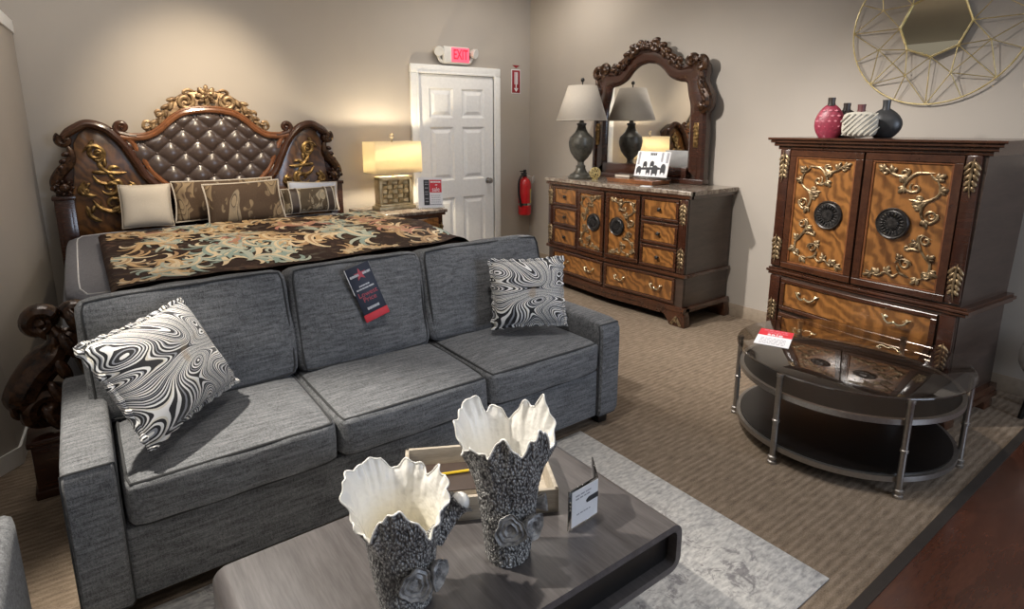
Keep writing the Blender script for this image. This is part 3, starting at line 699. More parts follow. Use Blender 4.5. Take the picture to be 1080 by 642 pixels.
cf = mb.build('comforter', m_comf, None, 180); tag(cf, 'dark maroon comforter with gold, rose and teal leaf brocade, spread across the bed', 'comforter')
for nm_, c_ in (('thread_gold', (.50,.33,.16)), ('thread_tan', (.36,.22,.11)), ('thread_cream', (.62,.50,.33)), ('thread_rose', (.46,.20,.15)), ('thread_teal', (.22,.30,.27)), ('thread_sage', (.36,.40,.34))): cf.data.materials.append(M_simple(nm_, c_, .55, .18, 180))

def pillow_mesh(mb, w, h, t, pinch=.05, n=20, seed=0, wr=.006, p=.55):
    """Knife-edged pillow in the x-z plane, thickness along y."""
    def P(u, v, s):
        a, b = u*2-1, v*2-1
        x = a*w/2*(1-pinch*(1-abs(b)**2)*0-pinch*(1-b*b)*abs(a)); z = b*h/2*(1-pinch*(1-a*a)*abs(b))
        k = max(0, (1-a**4)*(1-b**4))**p
        y = s*t/2*k
        y += wr*k**.5*mnoise.noise(Vector((x*9+seed, z*9, s*3)))*1.5
        return (x, y, z)
    for s in (-1, 1): mb.grid(lambda u, v: P(u, v, s), n, n)
    E = []
    for i in range(4*n):
        k = i//n; q = (i % n)/n
        uv = ((q, 0), (1, q), (1-q, 1), (0, 1-q))[k]; E.append(Vector(P(uv[0], uv[1], 1)))
    return E
def place_pillow(name, label, mat, pos, xdir, zdir, w, h, t, pipe=None, pr=.006, group=None, seed=0, pinch=.05, frill=0):
    mb = MB(); E = pillow_mesh(mb, w, h, t, pinch, seed=seed)
    o = mb.build(name, mat, None, 180); tag(o, label, 'pillow', group)
    X = Vector(xdir).normalized(); Z = Vector(zdir); Z = (Z-X*Z.dot(X)).normalized(); Y = Z.cross(X)
    o.matrix_world = Matrix.Translation(pos) @ Matrix(((X.x, Y.x, Z.x), (X.y, Y.y, Z.y), (X.z, Y.z, Z.z))).to_4x4()
    if pipe:
        mb = MB()
        if frill:
            mb.tube(E, [pr*(1+frill*math.sin(i*2.6)) for i in range(len(E))], 6, closed=True)
        else: mb.tube(E, pr, 6, closed=True)
        mb.build('piping', pipe, o)
    return o
# pillows on the bed
place_pillow('bed_pillow', 'plain cream pillow standing at the left against the headboard', m_cream, (.375, 4.975, .97), (1, -.03, -.02), (0, .30, 1), .33, .32, .12, m_cream, .003, seed=1)
place_pillow('bed_pillow', 'dark gold brocade sham standing upright behind the tilted brocade pillow', m_sham, (.925, 5.03, .975), (1, -.02, .0), (0, .22, 1), .74, .31, .09, m_cream, .006, seed=2)
place_pillow('bed_pillow', 'brown brocade pillow with cream piping lying tilted in front of the other bed pillows', m_sham, (1.01, 4.765, .968), (1, -.03, .02), (-.22, .50, 1), .55, .33, .10, m_cream, .007, seed=3)
bo = place_pillow('bolster_pillow', 'small patterned bolster pillow with two dark bands, right end of the pillow row', m_bolster, (1.545, 4.87, .935), (1, .03, 0), (0, .35, 1), .46, .21, .13, m_cream, .005, seed=4)
for xx in (-.145, .155):
    mb = MB(); N = 14
    for s in (-1, 1):
        def bp(u, v, s=s):
            x = xx-.03+.06*u; b = v*2-1; a = x/.23
            k = max(0, (1-a**4)*(1-b**4))**.55
            return (x, s*(.13/2*k+.005), b*.105*(1-.05*(1-a*a)*abs(b))*1.01)
        mb.grid(bp, 3, N)
    mb.build('band', m_darksatin, bo)
    for e in (-.032, .032):
        mb = MB(); P = []
        for s in (-1, 1):
            for j in range(N+1):
                b = (j/N*2-1)*s*-1; x = xx+e; a = x/.23; k = max(0, (1-a**4)*(1-b**4))**.55
                P.append((x, s*(.13/2*k+.006), b*.105*1.0))
        mb.tube(P, .005, 6, closed=True); mb.build('trim_cord', m_cream, bo)
place_pillow('bed_pillow', 'pale blue and white pillow behind the banded bolster at the right', m_bluewhite, (1.63, 5.03, .945), (1, -.05, -.05), (0, .3, 1), .42, .25, .08, m_cream, .006, seed=5)

# ------------------------------------------------------------------ nightstand with its lamp and sign
ns = thing('nightstand', 'dark wood nightstand with brown marble top, between the bed and the white door', 'nightstand', (2.37, 4.92, 0))
nsf = lambda x: -.02*math.exp(-(x/.2)**2)
mb = MB(); mb.box(-.33, .33, -.25, .29, .08, .73, .006); mb.build('body', m_mahog, ns)
mb = MB(); bow_box(mb, -.36, .36, -.29, .30, .755, .785, lambda x: 0, 8, .006); mb.build('marble_top', m_marble, ns)
mb = MB(); mb.box(-.35, .35, -.275, .295, .73, .755, .008); mb.build('cornice', m_mahogx, ns)
for z0, z1 in ((.53, .71), (.32, .50), (.12, .29)):
    mb = MB(); bow_box(mb, -.27, .27, -.272, -.245, z0, z1, nsf, 10, .004); d = mb.build('drawer', m_flame, ns)
    mb = MB(); mb.ball((0, -.305, (z0+z1)/2), (.016,.014,.016), 10); mb.build('knob', m_bronze, d)
for sx in (-1, 1):
    mb = MB(); acanthus(mb, sx*.30, .55, .22, .05, -.258, sx); mb.build('carving', m_gold, ns)
    for yy in (-.2, .24):
        mb = MB(); mb.box(sx*.30-.06, sx*.30+.06, yy-.05, yy+.05, 0, .085, .01); mb.build('foot', m_mahogx, ns)
lp = thing('table_lamp', 'lit table lamp with rectangular cream shade and gold woven-relief base, on the nightstand', 'lamp', (2.355, 4.965, .786))
mb = MB(); mb.box(-.185, .185, -.085, .085, 0, .03, .004); mb.box(-.165, .165, -.07, .07, .03, .05, .004)
for a in (-1, 1): mb.box(a*.15-.015, a*.15+.015, -.06, .06, .05, .29, .004)
mb.box(-.165, .165, -.06, .06, .265, .30, .004); mb.box(-.14, .14, -.015, .015, .05, .27); mb.build('base', m_champ, lp)
mb = MB()
for i in range(5):
    for j in range(5):
        mb.box(-.025, .025, -.012, .012, -.021, .021, .004, mtx=Matrix.Translation((-.108+.054*i, -.022-.006*((i+j) % 2), .075+.043*j)) @ Euler((R(22 if (i+j) % 2 else -22), 0, R(20 if (i+j) % 2 else -20))).to_matrix().to_4x4())
mb.build('woven_relief', m_champ, lp)
mb = MB(); mb.tube([(0,0,.30), (0,0,.62)], .008, 8); mb.tube([(.05*math.cos(a), 0, .60) for a in (0, PI)], .003, 6); mb.build('stem', m_brass, lp)
mb = MB(); V = []
w, d, z0, z1 = .235, .14, .335, .615
for z, k in ((z0, 1), (z1, .985)):
    V.append([mb.bm.verts.new(p) for p in catmull([(sx*w*k*ax, sy*d*k*ay, z) for sx, sy, ax, ay in ((1,1,1,.93),(1,1,.95,1),(-1,1,.95,1),(-1,1,1,.93),(-1,-1,1,.93),(-1,-1,.95,1),(1,-1,.95,1),(1,-1,1,.93))], 1, True)])
n = len(V[0])
for k in range(n): mb.bm.faces.new((V[0][k], V[0][(k+1) % n], V[1][(k+1) % n], V[1][k]))
sh = mb.build('lamp_shade', m_litshade, lp, 30); so = sh.modifiers.new('thickness', 'SOLIDIFY'); so.thickness = .003
mb = MB(); mb.tube([(0,0,.615), (0,0,.645)], .005, 8); mb.tube([(.018*math.cos(a), 0, .665+.018*math.sin(a)) for a in [2*PI*k/20 for k in range(20)]], .004, 6, closed=True); mb.build('finial', m_brass, lp)
mb = MB(); mb.ball((0,0,.40), (.026,.026,.035), 12); mb.build('bulb', M_emit('warm_bulb', (1.0,.82,.55), 6.0), lp)

def bars(mb, x0, x1, z, h, y, n, rng, gap=.25):
    """A row of ragged word-like dashes."""
    x = x0
    while x < x1-.002:
        w = rng.uniform(.35, 1.0)*(x1-x0)/n; w = min(w, x1-x); mb.box(x, x+w*(1-gap), y-.0006, y, z-h/2, z+h/2); x += w
def sale_card(parent, w, h):
    """white card with grey strip, red block reading 'sale' and small print; local x-z plane facing -y."""
    rng = random.Random(3)
    mb = MB(); mb.box(-.27*w, -.04*w, -.0035, -.003, -.42*h, .42*h); mb.build('grey_strip', m_ink, parent)
    mb = MB(); mb.box(-.03*w, .46*w, -.0035, -.003, .0*h, .42*h); mb.build('red_block', m_red, parent)
    text_mesh('sale', h*.22, m_paper, parent, 'lettering', (.22*w, -.0042, .10*h), sx=.85)
    mb = MB(); bars(mb, .0, .44*w, .35*h, .05*h, -.0035, 5, rng, .15); bars(mb, .2*w, .3*w, .25*h, .03*h, -.0035, 1, rng)
    mb.build('headline', m_paper, parent)
    mb = MB()
    for zz in (-.1, -.17, -.25, -.32): bars(mb, .02*w, .42*w, zz*h, .018*h, -.003, 4, rng)
    bars(mb, -.02*w, .46*w, -.40*h, .03*h, -.003, 7, rng, .12); mb.build('small_print', m_greyink, parent)
    mb = MB()
    for zz in (.34, .27, .15, .02, -.06, -.2, -.3): bars(mb, -.22*w, -.08*w, zz*h, .03*h, -.0036, 2, rng)
    mb.build('strip_text', m_greyink, parent)
sg_ = thing('sale_sign', 'white upright sale card with red block, beside the lamp on the nightstand', 'sign', (2.635, 4.765, .786), R(-4))
q = bpy.data.objects.new('card', None)
mb = MB(); mb.box(-.125, .125, -.003, .0, -.14, .14); cd = mb.build('card', m_paper, sg_, loc=(0, .01, .145)); cd.rotation_euler = (R(-8), R(3), 0)
sale_card(cd, .25, .28)
mb = MB(); mb.box(-.13, .13, -.02, .05, 0, .004, .001); mb.build('stand', m_acryl, sg_)

# ------------------------------------------------------------------ exit sign, arrow sign, extinguisher, wall plate
ex = thing('exit_sign', 'white emergency sign with glowing red EXIT face and two spotlights, above the white door', 'sign', (3.235, YB-.002, 2.235))
mb = MB(); mb.box(-.155, .155, -.06, 0, -.085, .085, .02, 3); mb.build('housing', m_plastic, ex)
mb = MB(); mb.box(-.065, .145, -.064, -.058, -.066, .074, .004); mb.build('face', m_exit, ex)
text_mesh('EXIT', .135, m_exitl, ex, 'lettering', (.04, -.0655, .003), sx=.62, bold=.002)
for sx in (-1, 1):
    mb = MB(); mb.lathe([(.001,-.03),(.03,-.03),(.046,.0),(.048,.03),(.042,.034),(.001,.03)], seg=20, caps=False)
    for v in mb.bm.verts: v.co = Vector((v.co.x, -v.co.z, v.co.y))
    bmesh.ops.transform(mb.bm, matrix=Matrix.Translation((sx*.205, -.05, .03)) @ Euler((R(12), 0, R(sx*25))).to_matrix().to_4x4(), verts=mb.bm.verts)
    mb.tube(catmull([(sx*.205, -.03, .0), (sx*.18, -.025, -.05), (sx*.14, -.02, -.07)], 5), .016, 8); mb.build('emergency_lamp', m_plastic, ex)
ar = thing('arrow_sign', 'narrow maroon and white sign with a downward arrow, on the wall above the extinguisher', 'sign', (4.027, YB-.002, 2.045))
mb = MB(); mb.box(-.055, .055, -.003, 0, -.15, .09, .001); mb.build('plate', m_signred, ar)
mb = MB(); mb.box(-.063, .063, -.002, 0, -.158, .098, .001); mb.build('border', m_paper, ar)
mb = MB(); mb.prism([(-.05,.142),(.05,.142),(0,.112)], -.003, 0); mb.build('pointer', m_signred, ar)
mb = MB(); mb.box(-.006, .006, -.005, -.0025, -.11, .07); mb.prism([(-.03,-.10),(.03,-.10),(0,-.14)], -.005, -.0025); mb.box(-.022, -.013, -.005, -.0025, -.06, .07); mb.box(.013, .022, -.005, -.0025, -.06, .07); mb.build('arrow', m_paper, ar)
fe = thing('fire_extinguisher', 'red fire extinguisher with black hose hanging on the back wall near the corner', 'fire extinguisher', (4.085, 5.195, .54))
mb = MB(); mb.lathe([(.001,0),(.06,.0),(.073,.012),(.074,.03),(.074,.34),(.066,.385),(.045,.41),(.028,.42),(.028,.435),(.001,.435)], seg=28, caps=False); mb.build('cylinder', m_exred, fe)
mb = MB(); mb.lathe([(.001,.43),(.024,.43),(.024,.455),(.016,.47),(.001,.47)], seg=16, caps=False); mb.box(-.05, .025, -.012, .012, .465, .48, .003); mb.box(-.065, .02, -.01, .01, .492, .504, .003); mb.box(-.012, .012, -.014, .014, .45, .515, .003); mb.build('valve_handle', m_black, fe)
mb = MB(); mb.tube(catmull([(-.02,-.02,.46),(-.07,-.03,.45),(-.105,-.03,.38),(-.105,-.03,.26),(-.085,-.03,.16),(-.078,-.03,.10)], 6), .012, 8); mb.build('hose', m_black, fe)
def wraplab(a0, a1, z0, z1, r):
    mb = MB(); mb.grid(lambda u, v: (r*math.cos(a0+(a1-a0)*u), r*math.sin(a0+(a1-a0)*u), z0+(z1-z0)*v), 10, 2); return mb
wraplab(R(-75), R(-15), .14, .30, .0752).build('label', m_lab, fe); wraplab(R(-62), R(-30), .17, .27, .0757).build('label_print', m_greyink, fe)
mb = MB(); mb.lathe([(.0765,.115),(.0765,.14)], seg=28, caps=False); mb.box(-.02, .02, .065, .091, .09, .20, .003); bm_ = mb.build('wall_mount_bracket', m_chrome, fe)
mb = MB(); mb.box(-.03, .03, -.001, .001, -.075, 0, mtx=Matrix.Translation((.075, -.05, .43)) @ Euler((.2, R(-35), R(20))).to_matrix().to_4x4()); mb.tube([(.02,-.02,.45),(.075,-.05,.43)], .002, 5); mb.build('inspection_tag', m_paper, fe)
wp = thing('wall_outlet', 'white wall plate low on the wall behind the sofa, near the corner', 'outlet', (XW-.001, 5.20, .10))
mb = MB(); mb.box(-.012, 0, -.05, .05, -.0, .085, .004); mb.build('plate', m_plastic, wp)
mb = MB(); mb.box(-.016, -.011, -.02, .02, .012, .038, .002); mb.box(-.016, -.011, -.02, .02, .048, .074, .002); mb.build('socket', m_trim, wp)

# ------------------------------------------------------------------ dresser
DY = 3.45
ds = thing('dresser', 'large dresser with carved doors, eight drawers and brown marble top, along the right wall', 'dresser', (3.645, DY, 0), -PI/2)
dbow = lambda x: -.045*math.exp(-(x/.40)**2)
zero = lambda x: 0
mb = MB(); bow_box(mb, -.79, .79, .012, .555, .13, 1.0, lambda x: 0, 4)
bow_box(mb, -.786, .786, -.004, .10, .131, .999, dbow, 24); mb.build('carcase', m_carcase, ds)
mb = MB(); bow_box(mb, -.825, .825, -.035, .02, 1.022, 1.054, dbow, 30, .006); bow_box(mb, -.825, .825, -.01, .57, 1.022, 1.0535, zero, 4); mb.build('marble_top', m_marble, ds)
mb = MB(); bow_box(mb, -.815, .815, -.028, .02, .995, 1.022, dbow, 30, .008); bow_box(mb, -.815, .815, 0, .565, .995, 1.0215, zero, 4)
mb.build('cornice', m_mahogx, ds)
mb = MB(); bow_box(mb, -.81, .81, -.022, .01, .388, .415, dbow, 30, .006); mb.box(-.81, -.78, 0, .565, .388, .415, .005); mb.box(.78, .81, 0, .565, .388, .415, .005); mb.build('waist_molding', m_mahogx, ds)
mb = MB(); bow_box(mb, -.82, .82, -.03, .05, .115, .155, dbow, 30, .008); mb.box(-.82, -.77, 0, .57, .115, .155, .006); mb.box(.77, .82, 0, .57, .115, .155, .006)
# bracket feet and apron
def apron(x): return dbow(x)
mb2 = MB(); bow_box(mb2, -.60, .60, -.02, .02, .075, .118, dbow, 24)
mb2.build('apron', m_mahogx, ds); mb.build('base_molding', m_mahogx, ds)
for sx in (-1, 1):
    for yy in (-.025, .50):
        mb = MB(); a = sx*.70
        mb.prism([(sx*.83,0),(sx*.83,.05),(sx*.815,.118),(sx*.58,.118),(sx*.60,.085),(sx*.65,.07),(sx*.68,.03),(sx*.69,0)], yy, yy+.07, .005); mb.build('foot', m_mahogx, ds)
for sx in (-1, 1):
    for k in range(3):
        z0 = .425+.19*k; z1 = z0+.178; xa, xb = sorted((sx*.375, sx*.715))
        mb = MB(); bow_frame(mb, xa, xb, z0, z1, .022, -.020, .0, dbow, 8); d = mb.build('drawer', m_mahogx, ds)
        mb = MB(); bow_box(mb, xa+.022, xb-.022, -.012, 0, z0+.022, z1-.022, dbow, 8, .006); mb.build('drawer_panel', m_flame, d)
        mb = MB(); xm = (xa+xb)/2; mb.lathe([(.001,0),(.008,0),(.007,.012),(.015,.02),(.015,.026),(.006,.032),(.001,.032)], seg=14, caps=False)
        for v in mb.bm.verts: v.co = Vector((xm+v.co.x, -.012+dbow(xm)-v.co.z, (z0+z1)/2+v.co.y))
        mb.build('knob', m_bronze, d)
    xa, xb = sorted((sx*.012, sx*.358))
    mb = MB(); bow_frame(mb, xa, xb, .428, .985, .035, -.024, .0, dbow, 8); dd = mb.build('door', m_mahogx, ds)
    mb = MB(); bow_box(mb, xa+.035, xb-.035, -.014, 0, .463, .95, dbow, 8, .004); mb.build('door_panel', m_flame, dd)
    mb = MB(); door_carving(mb, sx, .80, .74, -.020, .0068, dbow, (0, .71)); mb.build('scroll_carving', m_goldb, dd)
    medallion(dd, sx*.135, -.016+dbow(.135), .71, .078)
    xa, xb = sorted((sx*.012, sx*.715))
    mb = MB(); bow_frame(mb, xa, xb, .168, .376, .022, -.020, .0, dbow, 14); d = mb.build('drawer', m_mahogx, ds)
    mb = MB(); bow_box(mb, xa+.022, xb-.022, -.012, 0, .19, .354, dbow, 14, .005); mb.build('drawer_panel', m_flame, d)
    for xx in (.18, .54): bail_pull(d, sx*xx, -.012, .275, .10, dbow)
    mb = MB(); mb.box(sx*.757-.035, sx*.757+.035, -.018, .0, .42, .99, .005); mb.build('pilaster', m_mahog, ds)
    for zz in (.87, .53):
        mb = MB(); acanthus(mb, sx*.757, zz, .19, .055, -.020, sx); mb.build('leaf_carving', m_goldb, ds)
mb = MB(); acanthus(mb, .755, .06, .05, .09, -.032); mb.build('foot_carving', m_goldb, ds)

# dresser mirror (stands on the dresser top)
MY = 3.52
dm = thing('dresser_mirror', 'tall arched mirror in a carved dark wood frame, standing on the dresser', 'mirror', (4.13, MY, 1.0545), -PI/2)
zt = -1.0545
outh = [(0,2.215),(.10,2.205),(.20,2.165),(.29,2.09),(.37,2.03),(.44,2.03),(.52,2.05),(.585,2.03),(.615,1.96),(.60,1.89),(.635,1.83),(.665,1.76),(.66,1.67),(.625,1.62),(.635,1.50),(.635,1.30),(.64,1.0945),(.64,1.0545)]
inh = [(0,2.062),(.09,2.045),(.17,1.995),(.23,1.935),(.30,1.90),(.36,1.885),(.41,1.875),(.425,1.82),(.44,1.76),(.458,1.70),(.465,1.62),(.467,1.50),(.467,1.35),(.467,1.25),(.467,1.19),(.35,1.185),(.2,1.185),(0,1.185)]
inh2 = inh[:15]
outf = [(p.x, p.z) for p in catmull([(x, 0, z+zt) for x, z in outh], 3)]; inf = [(p.x, p.z) for p in catmull([(x, 0, z+zt) for x, z in inh2], 3)]
def resample(P, n):
    L = [0]
    for a, b in zip(P, P[1:]): L.append(L[-1]+math.dist(a, b))
    out = []; j = 0
    for i in range(n+1):
        s = L[-1]*i/n
        while j < len(P)-2 and L[j+1] < s: j += 1
        t = (s-L[j])/max(1e-9, L[j+1]-L[j]); out.append((P[j][0]+(P[j+1][0]-P[j][0])*t, P[j][1]+(P[j+1][1]-P[j][1])*t))
    return out
NO = 54; of = resample(outf, NO); nf = resample(inf, NO)
mb = MB()
secs = []
for sg in (1, -1):
    prev = None
    for (ox, oz), (ix, iz) in zip(of, nf):
        ring = []
        for t, y in ((0, .035), (0, -.015), (.12, -.034), (.3, -.038), (.42, -.024), (.62, -.030), (.82, -.030), (.95, -.014), (1, .004), (1, .035)):
            ring.append(mb.bm.verts.new((sg*(ox+(ix-ox)*t), y, oz+(iz-oz)*t)))
        if prev:
            for k in range(len(ring)-1):
                mb.bm.faces.new((prev[k], prev[k+1], ring[k+1], ring[k]) if True else None)
        prev = ring
mb.box(-.655, .655, -.05, .04, .0, .045, .008); mb.box(-.48, .48, -.035, .03, .04, .135, .006)
mb.build('frame', m_mahog, dm)
mb = MB(); gl = [(x, z+zt) for x, z in inh2]; gf = [(p.x, p.z) for p in catmull([(x, 0, z) for x, z in gl], 3)]
gp = [(x, z) for x, z in gf]+[(-x, z) for x, z in gf[::-1] if x > 1e-4]
mb.prism([(x*1.01, z) for x, z in gp], .006, .010); mb.build('mirror_glass', m_mirror, dm, 0)
mb = MB(); mb.prism([(x, z) for x, z in of]+[(-x, z) for x, z in of[::-1] if x > 1e-4], .0355, .048); mb.build('backing', m_carcase, dm, 0)
mb = MB()
for sg in (-1, 1):
    A_ = [(sg*.01,1.165),(sg*.10,1.15),(sg*.19,1.10),(sg*.27,1.02),(sg*.36,.975)]
    stroke(mb, A_, .036, -.02, a=.05); leaf_run(mb, A_, 11, .10, .055, -.036, .012, .5, .4, .25); leaf_run(mb, A_, 9, .07, .04, -.036, -.012, .5, .5, .25)
    S = spiral((sg*.115, 1.135), .046, R(100) if sg > 0 else R(80), 1.5, -sg, .2, 28, -.05); mb.tube(S, taper(len(S), .015, .2, .4), 8)
    stroke(mb, [(sg*.31,1.0),(sg*.36,1.02),(sg*.385,.985)], .018, -.035)
for k in range(7):
    a = PI*k/6; leaf(mb, 0, 1.135, .062, .04, a, -.05, th=.6)
mb.ball((0, -.055, 1.14), (.03,.022,.026), 10)
mb.build('crest_carving', m_darkcarve, dm)
for sg in (-1, 1):
    mb = MB()
    S = spiral((sg*.475, .985), .05, R(-60) if sg > 0 else R(240), 1.4, sg, .2, 30, -.03); mb.tube(S, taper(len(S), .028, .1, .5), 8); mb.ball((sg*.475, -.035, .985), (.024,.03,.024), 8)
    S = spiral((sg*.565, .955), .055, R(150) if sg > 0 else R(30), 1.3, -sg, .2, 28, -.03); mb.tube(S, taper(len(S), .028, .1, .5), 8)
    E = catmull([(sg*.60, -.03, .93), (sg*.57, -.03, .84), (sg*.60, -.03, .76), (sg*.645, -.03, .69), (sg*.64, -.03, .61), (sg*.59, -.03, .59), (sg*.575, -.03, .63)], 6); mb.tube(E, taper(len(E), .036, .2, .4), 8)
    for k in range(5): leaf(mb, sg*(.575+.012*k), .86-.05*k, .06, .035, (R(-60) if sg > 0 else R(240)), -.055, th=.6)
    mb.ball((sg*.60, -.05, .63), (.04,.03,.04), 10); mb.build('ear_carving', m_darkcarve, dm)
    mb = MB(); mb.box(sg*.555-.022, sg*.555+.022, -.036, -.026, .30, .50, .004); acanthus(mb, sg*.555, .40, .19, .04, -.038, sg); mb.build('side_carving', m_gold, dm)

# dresser lamp, photo card, ornament, mirror ledge
dl = thing('table_lamp', 'unlit lamp with cream cone shade and green-grey urn base, on the dresser', 'lamp', (3.80, 3.99, 1.0545))
mb = MB(); mb.lathe([(.001,0),(.115,0),(.118,.012),(.105,.022),(.10,.035),(.07,.05),(.05,.075),(.042,.10),(.046,.115),(.032,.125),(.03,.15),(.04,.165),(.065,.19),(.095,.235),(.112,.29),(.116,.33),(.108,.365),(.108,.372),(.085,.395),(.06,.42),(.045,.45),(.036,.48),(.045,.49),(.045,.50),(.022,.508),(.016,.54),(.001,.54)], seg=36, caps=False); mb.build('base', m_green, dl)
mb = MB(); mb.tube([(0,0,.54), (0,0,.87)], .006, 8); mb.ball((0,0,.885), (.018,.018,.02), 10); mb.build('stem', m_bronze, dl)
mb = MB(); mb.lathe([(.232,.53),(.130,.835)], seg=48, caps=False); s_ = mb.build('lamp_shade', m_linen, dl, 180); so = s_.modifiers.new('thickness', 'SOLIDIFY'); so.thickness = .004
mb = MB(); 
mb.tube([(.232*math.cos(2*PI*k/40), .232*math.sin(2*PI*k/40), .53) for k in range(40)], .004, 6, closed=True); mb.build('shade_ring', m_linen, dl)
pf = thing('photo_card', 'black and white photo of a dining table with chairs, before the dresser mirror', 'photo', (3.905, 3.265, 1.0888), -PI/2+R(4))
mb = MB(); mb.box(-.175, .175, .0, .065, 0, .012, .003); mb.box(-.17, .17, -.01, .0, 0, .022, .002); mb.build('stand', m_acryl, pf)
mb = MB(); mb.box(-.165, .165, -.002, .002, 0, .215, .001); cd = mb.build('card', m_paper, pf, loc=(0, .01, .02)); cd.rotation_euler = (R(-14), 0, 0)
mb = MB()
mb.prism([(-.12,.055),(-.10,.075),(.06,.085),(.13,.07),(.05,.06)], -.003, -.0022)
for x, z, w_, h_ in ((-.125,.03,.05,.075),(-.07,.085,.04,.06),(.0,.09,.04,.06),(.035,.025,.06,.10),(.115,.04,.05,.10),(-.03,.03,.04,.05)):
    P = [(x+w_*.5*math.cos(a), z+h_*.35+h_*.4*math.sin(a)) for a in [PI*k/8 for k in range(9)]]+[(x-w_*.5, z), (x-w_*.35, z-.02), (x-w_*.2, z), (x+w_*.2, z), (x+w_*.35, z-.02), (x+w_*.5, z)]
    mb.prism(P, -.0032, -.0022)
for k in range(4): mb.box(-.03+.016*k, -.018+.016*k, -.003, -.0022, .182, .198)
mb.box(-.035, .035, -.003, -.0022, .198, .202); mb.build('printed_scene', m_ink, cd, 0)
mb = MB(); mb.box(-.15, -.13, -.003, -.0022, .1, .208); mb.box(.08, .10, -.003, -.0022, .13, .208); mb.box(.13, .155, -.003, -.0022, .12, .208); mb.build('printed_curtain', m_greyink, cd, 0)
ob = thing('ornament_ball', 'small gold openwork ball ornament beside the urn lamp on the dresser', 'ornament', (3.80, 3.80, 1.0545))
mb = MB()
for k in range(24):
    z = 1-2*(k+.5)/24; a = k*2.4; r_ = math.sqrt(1-z*z); c = Vector((r_*math.cos(a), r_*math.sin(a), z))*.047+Vector((0,0,.06))
    ax = (c-Vector((0,0,.06))).normalized(); u = ax.orthogonal().normalized(); v = ax.cross(u)
    mb.tube([c+(u*math.cos(t)+v*math.sin(t))*.014 for t in [2*PI*j/10 for j in range(10)]], .0035, 5, closed=True)
mb.build('openwork', m_goldwire, ob)
mb = MB(); mb.lathe([(.001,0),(.028,0),(.028,.008),(.015,.016),(.001,.016)], seg=16, caps=False); mb.build('foot', m_goldwire, ob)
bxs = thing('mirror_ledge', 'low reddish wooden ledge at the foot of the dresser mirror, under the photo card', 'box', (3.87, 3.36, 1.0545), -PI/2)  # base ledge of the mirror, shaped as a flat capped block
mb = MB(); mb.box(-.25, .25, -.11, .11, 0, .022, .003); mb.build('body', m_molding, bxs)
mb = MB(); mb.box(-.255, .255, -.115, .115, .022, .034, .003); mb.build('ledge_cap', m_molding, bxs)
bk = thing('small_book', 'small brown book lying on the low wooden ledge on the dresser', 'book', (3.90, 3.53, 1.0888), R(-80))
mb = MB(); mb.box(-.075, .075, -.05, .05, 0, .004, .001); mb.box(-.075, .075, -.05, .05, .026, .030, .001); mb.box(-.077, -.072, -.05, .05, 0, .03, .002); mb.build('cover', m_darksatin, bk)
mb = MB(); mb.box(-.072, .072, -.046, .046, .004, .026); mb.build('pages', m_cream, bk)
pt = thing('price_tag', 'small white tag lying on the marble edge of the dresser', 'tag', (3.68, 3.10, 1.055), R(20))
mb = MB(); mb.box(-.03, .03, -.045, .045, 0, .003, .001); mb.build('card', m_paper, pt)
mb = MB(); bars(mb, -.02, .02, 0, .004, 0, 2, random.Random(1)); 
for v in mb.bm.verts: v.co = Vector((v.co.x, v.co.z, .0035+.0003*(v.co.y < -.0003)))
mb.build('small_print', m_greyink, pt)

# ------------------------------------------------------------------ armoire
TH = -.0916
ca = Vector((math.cos(TH), math.sin(TH), 0)); cw_ = Vector((-math.sin(TH), math.cos(TH), 0))
AW = 1.03
ac = Vector((3.436, .8966, 0))+cw_*(AW/2)
am = thing('armoire', 'tall dark wood armoire with two carved flame-veneer doors, behind the low glass table', 'armoire', ac, -PI/2+TH)
AD = .54
abow = lambda x: -.03*math.exp(-(x/.33)**2)+.012
mb = MB(); bow_box(mb, -AW/2, AW/2, .015, AD, .10, .615, zero, 2); bow_box(mb, -AW/2+.004, AW/2-.004, -.002, .08, .101, .614, lambda x: abow(x) if abs(x) < .44 else 0, 24)
V = []
for z, k in ((.615, 0), (1.395, .018)):
    V.append([mb.bm.verts.new(p) for p in ((-AW/2-k*.3, 0, z), (AW/2+k, 0, z), (AW/2+k, AD, z), (-AW/2-k*.3, AD, z))])
for k in range(4): mb.bm.faces.new((V[0][k], V[0][(k+1) % 4], V[1][(k+1) % 4], V[1][k]))
mb.bm.faces.new(V[0]); mb.bm.faces.new(V[1]); mb.build('carcase', m_carcase, am)
def cornice(zs):
    mb = MB()
    for z0, z1, e in zs: bow_box(mb, -AW/2-e, AW/2+e*1.35+.016, -e, AD+.012*0, z0, z1, lambda x: abow(x)*.9 if abs(x) < .47 else 0, 30, .004)
    return mb
cornice([(1.385,1.405,.016),(1.405,1.425,.034),(1.425,1.442,.05),(1.442,1.456,.062)]).build('cornice', m_mahogx, am)
cornice([(.600,.618,.012),(.618,.634,.022),(.634,.646,.012)]).build('waist_molding', m_mahogx, am)
cornice([(.09,.13,.010),(.06,.09,.014)]).build('base_molding', m_mahogx, am)
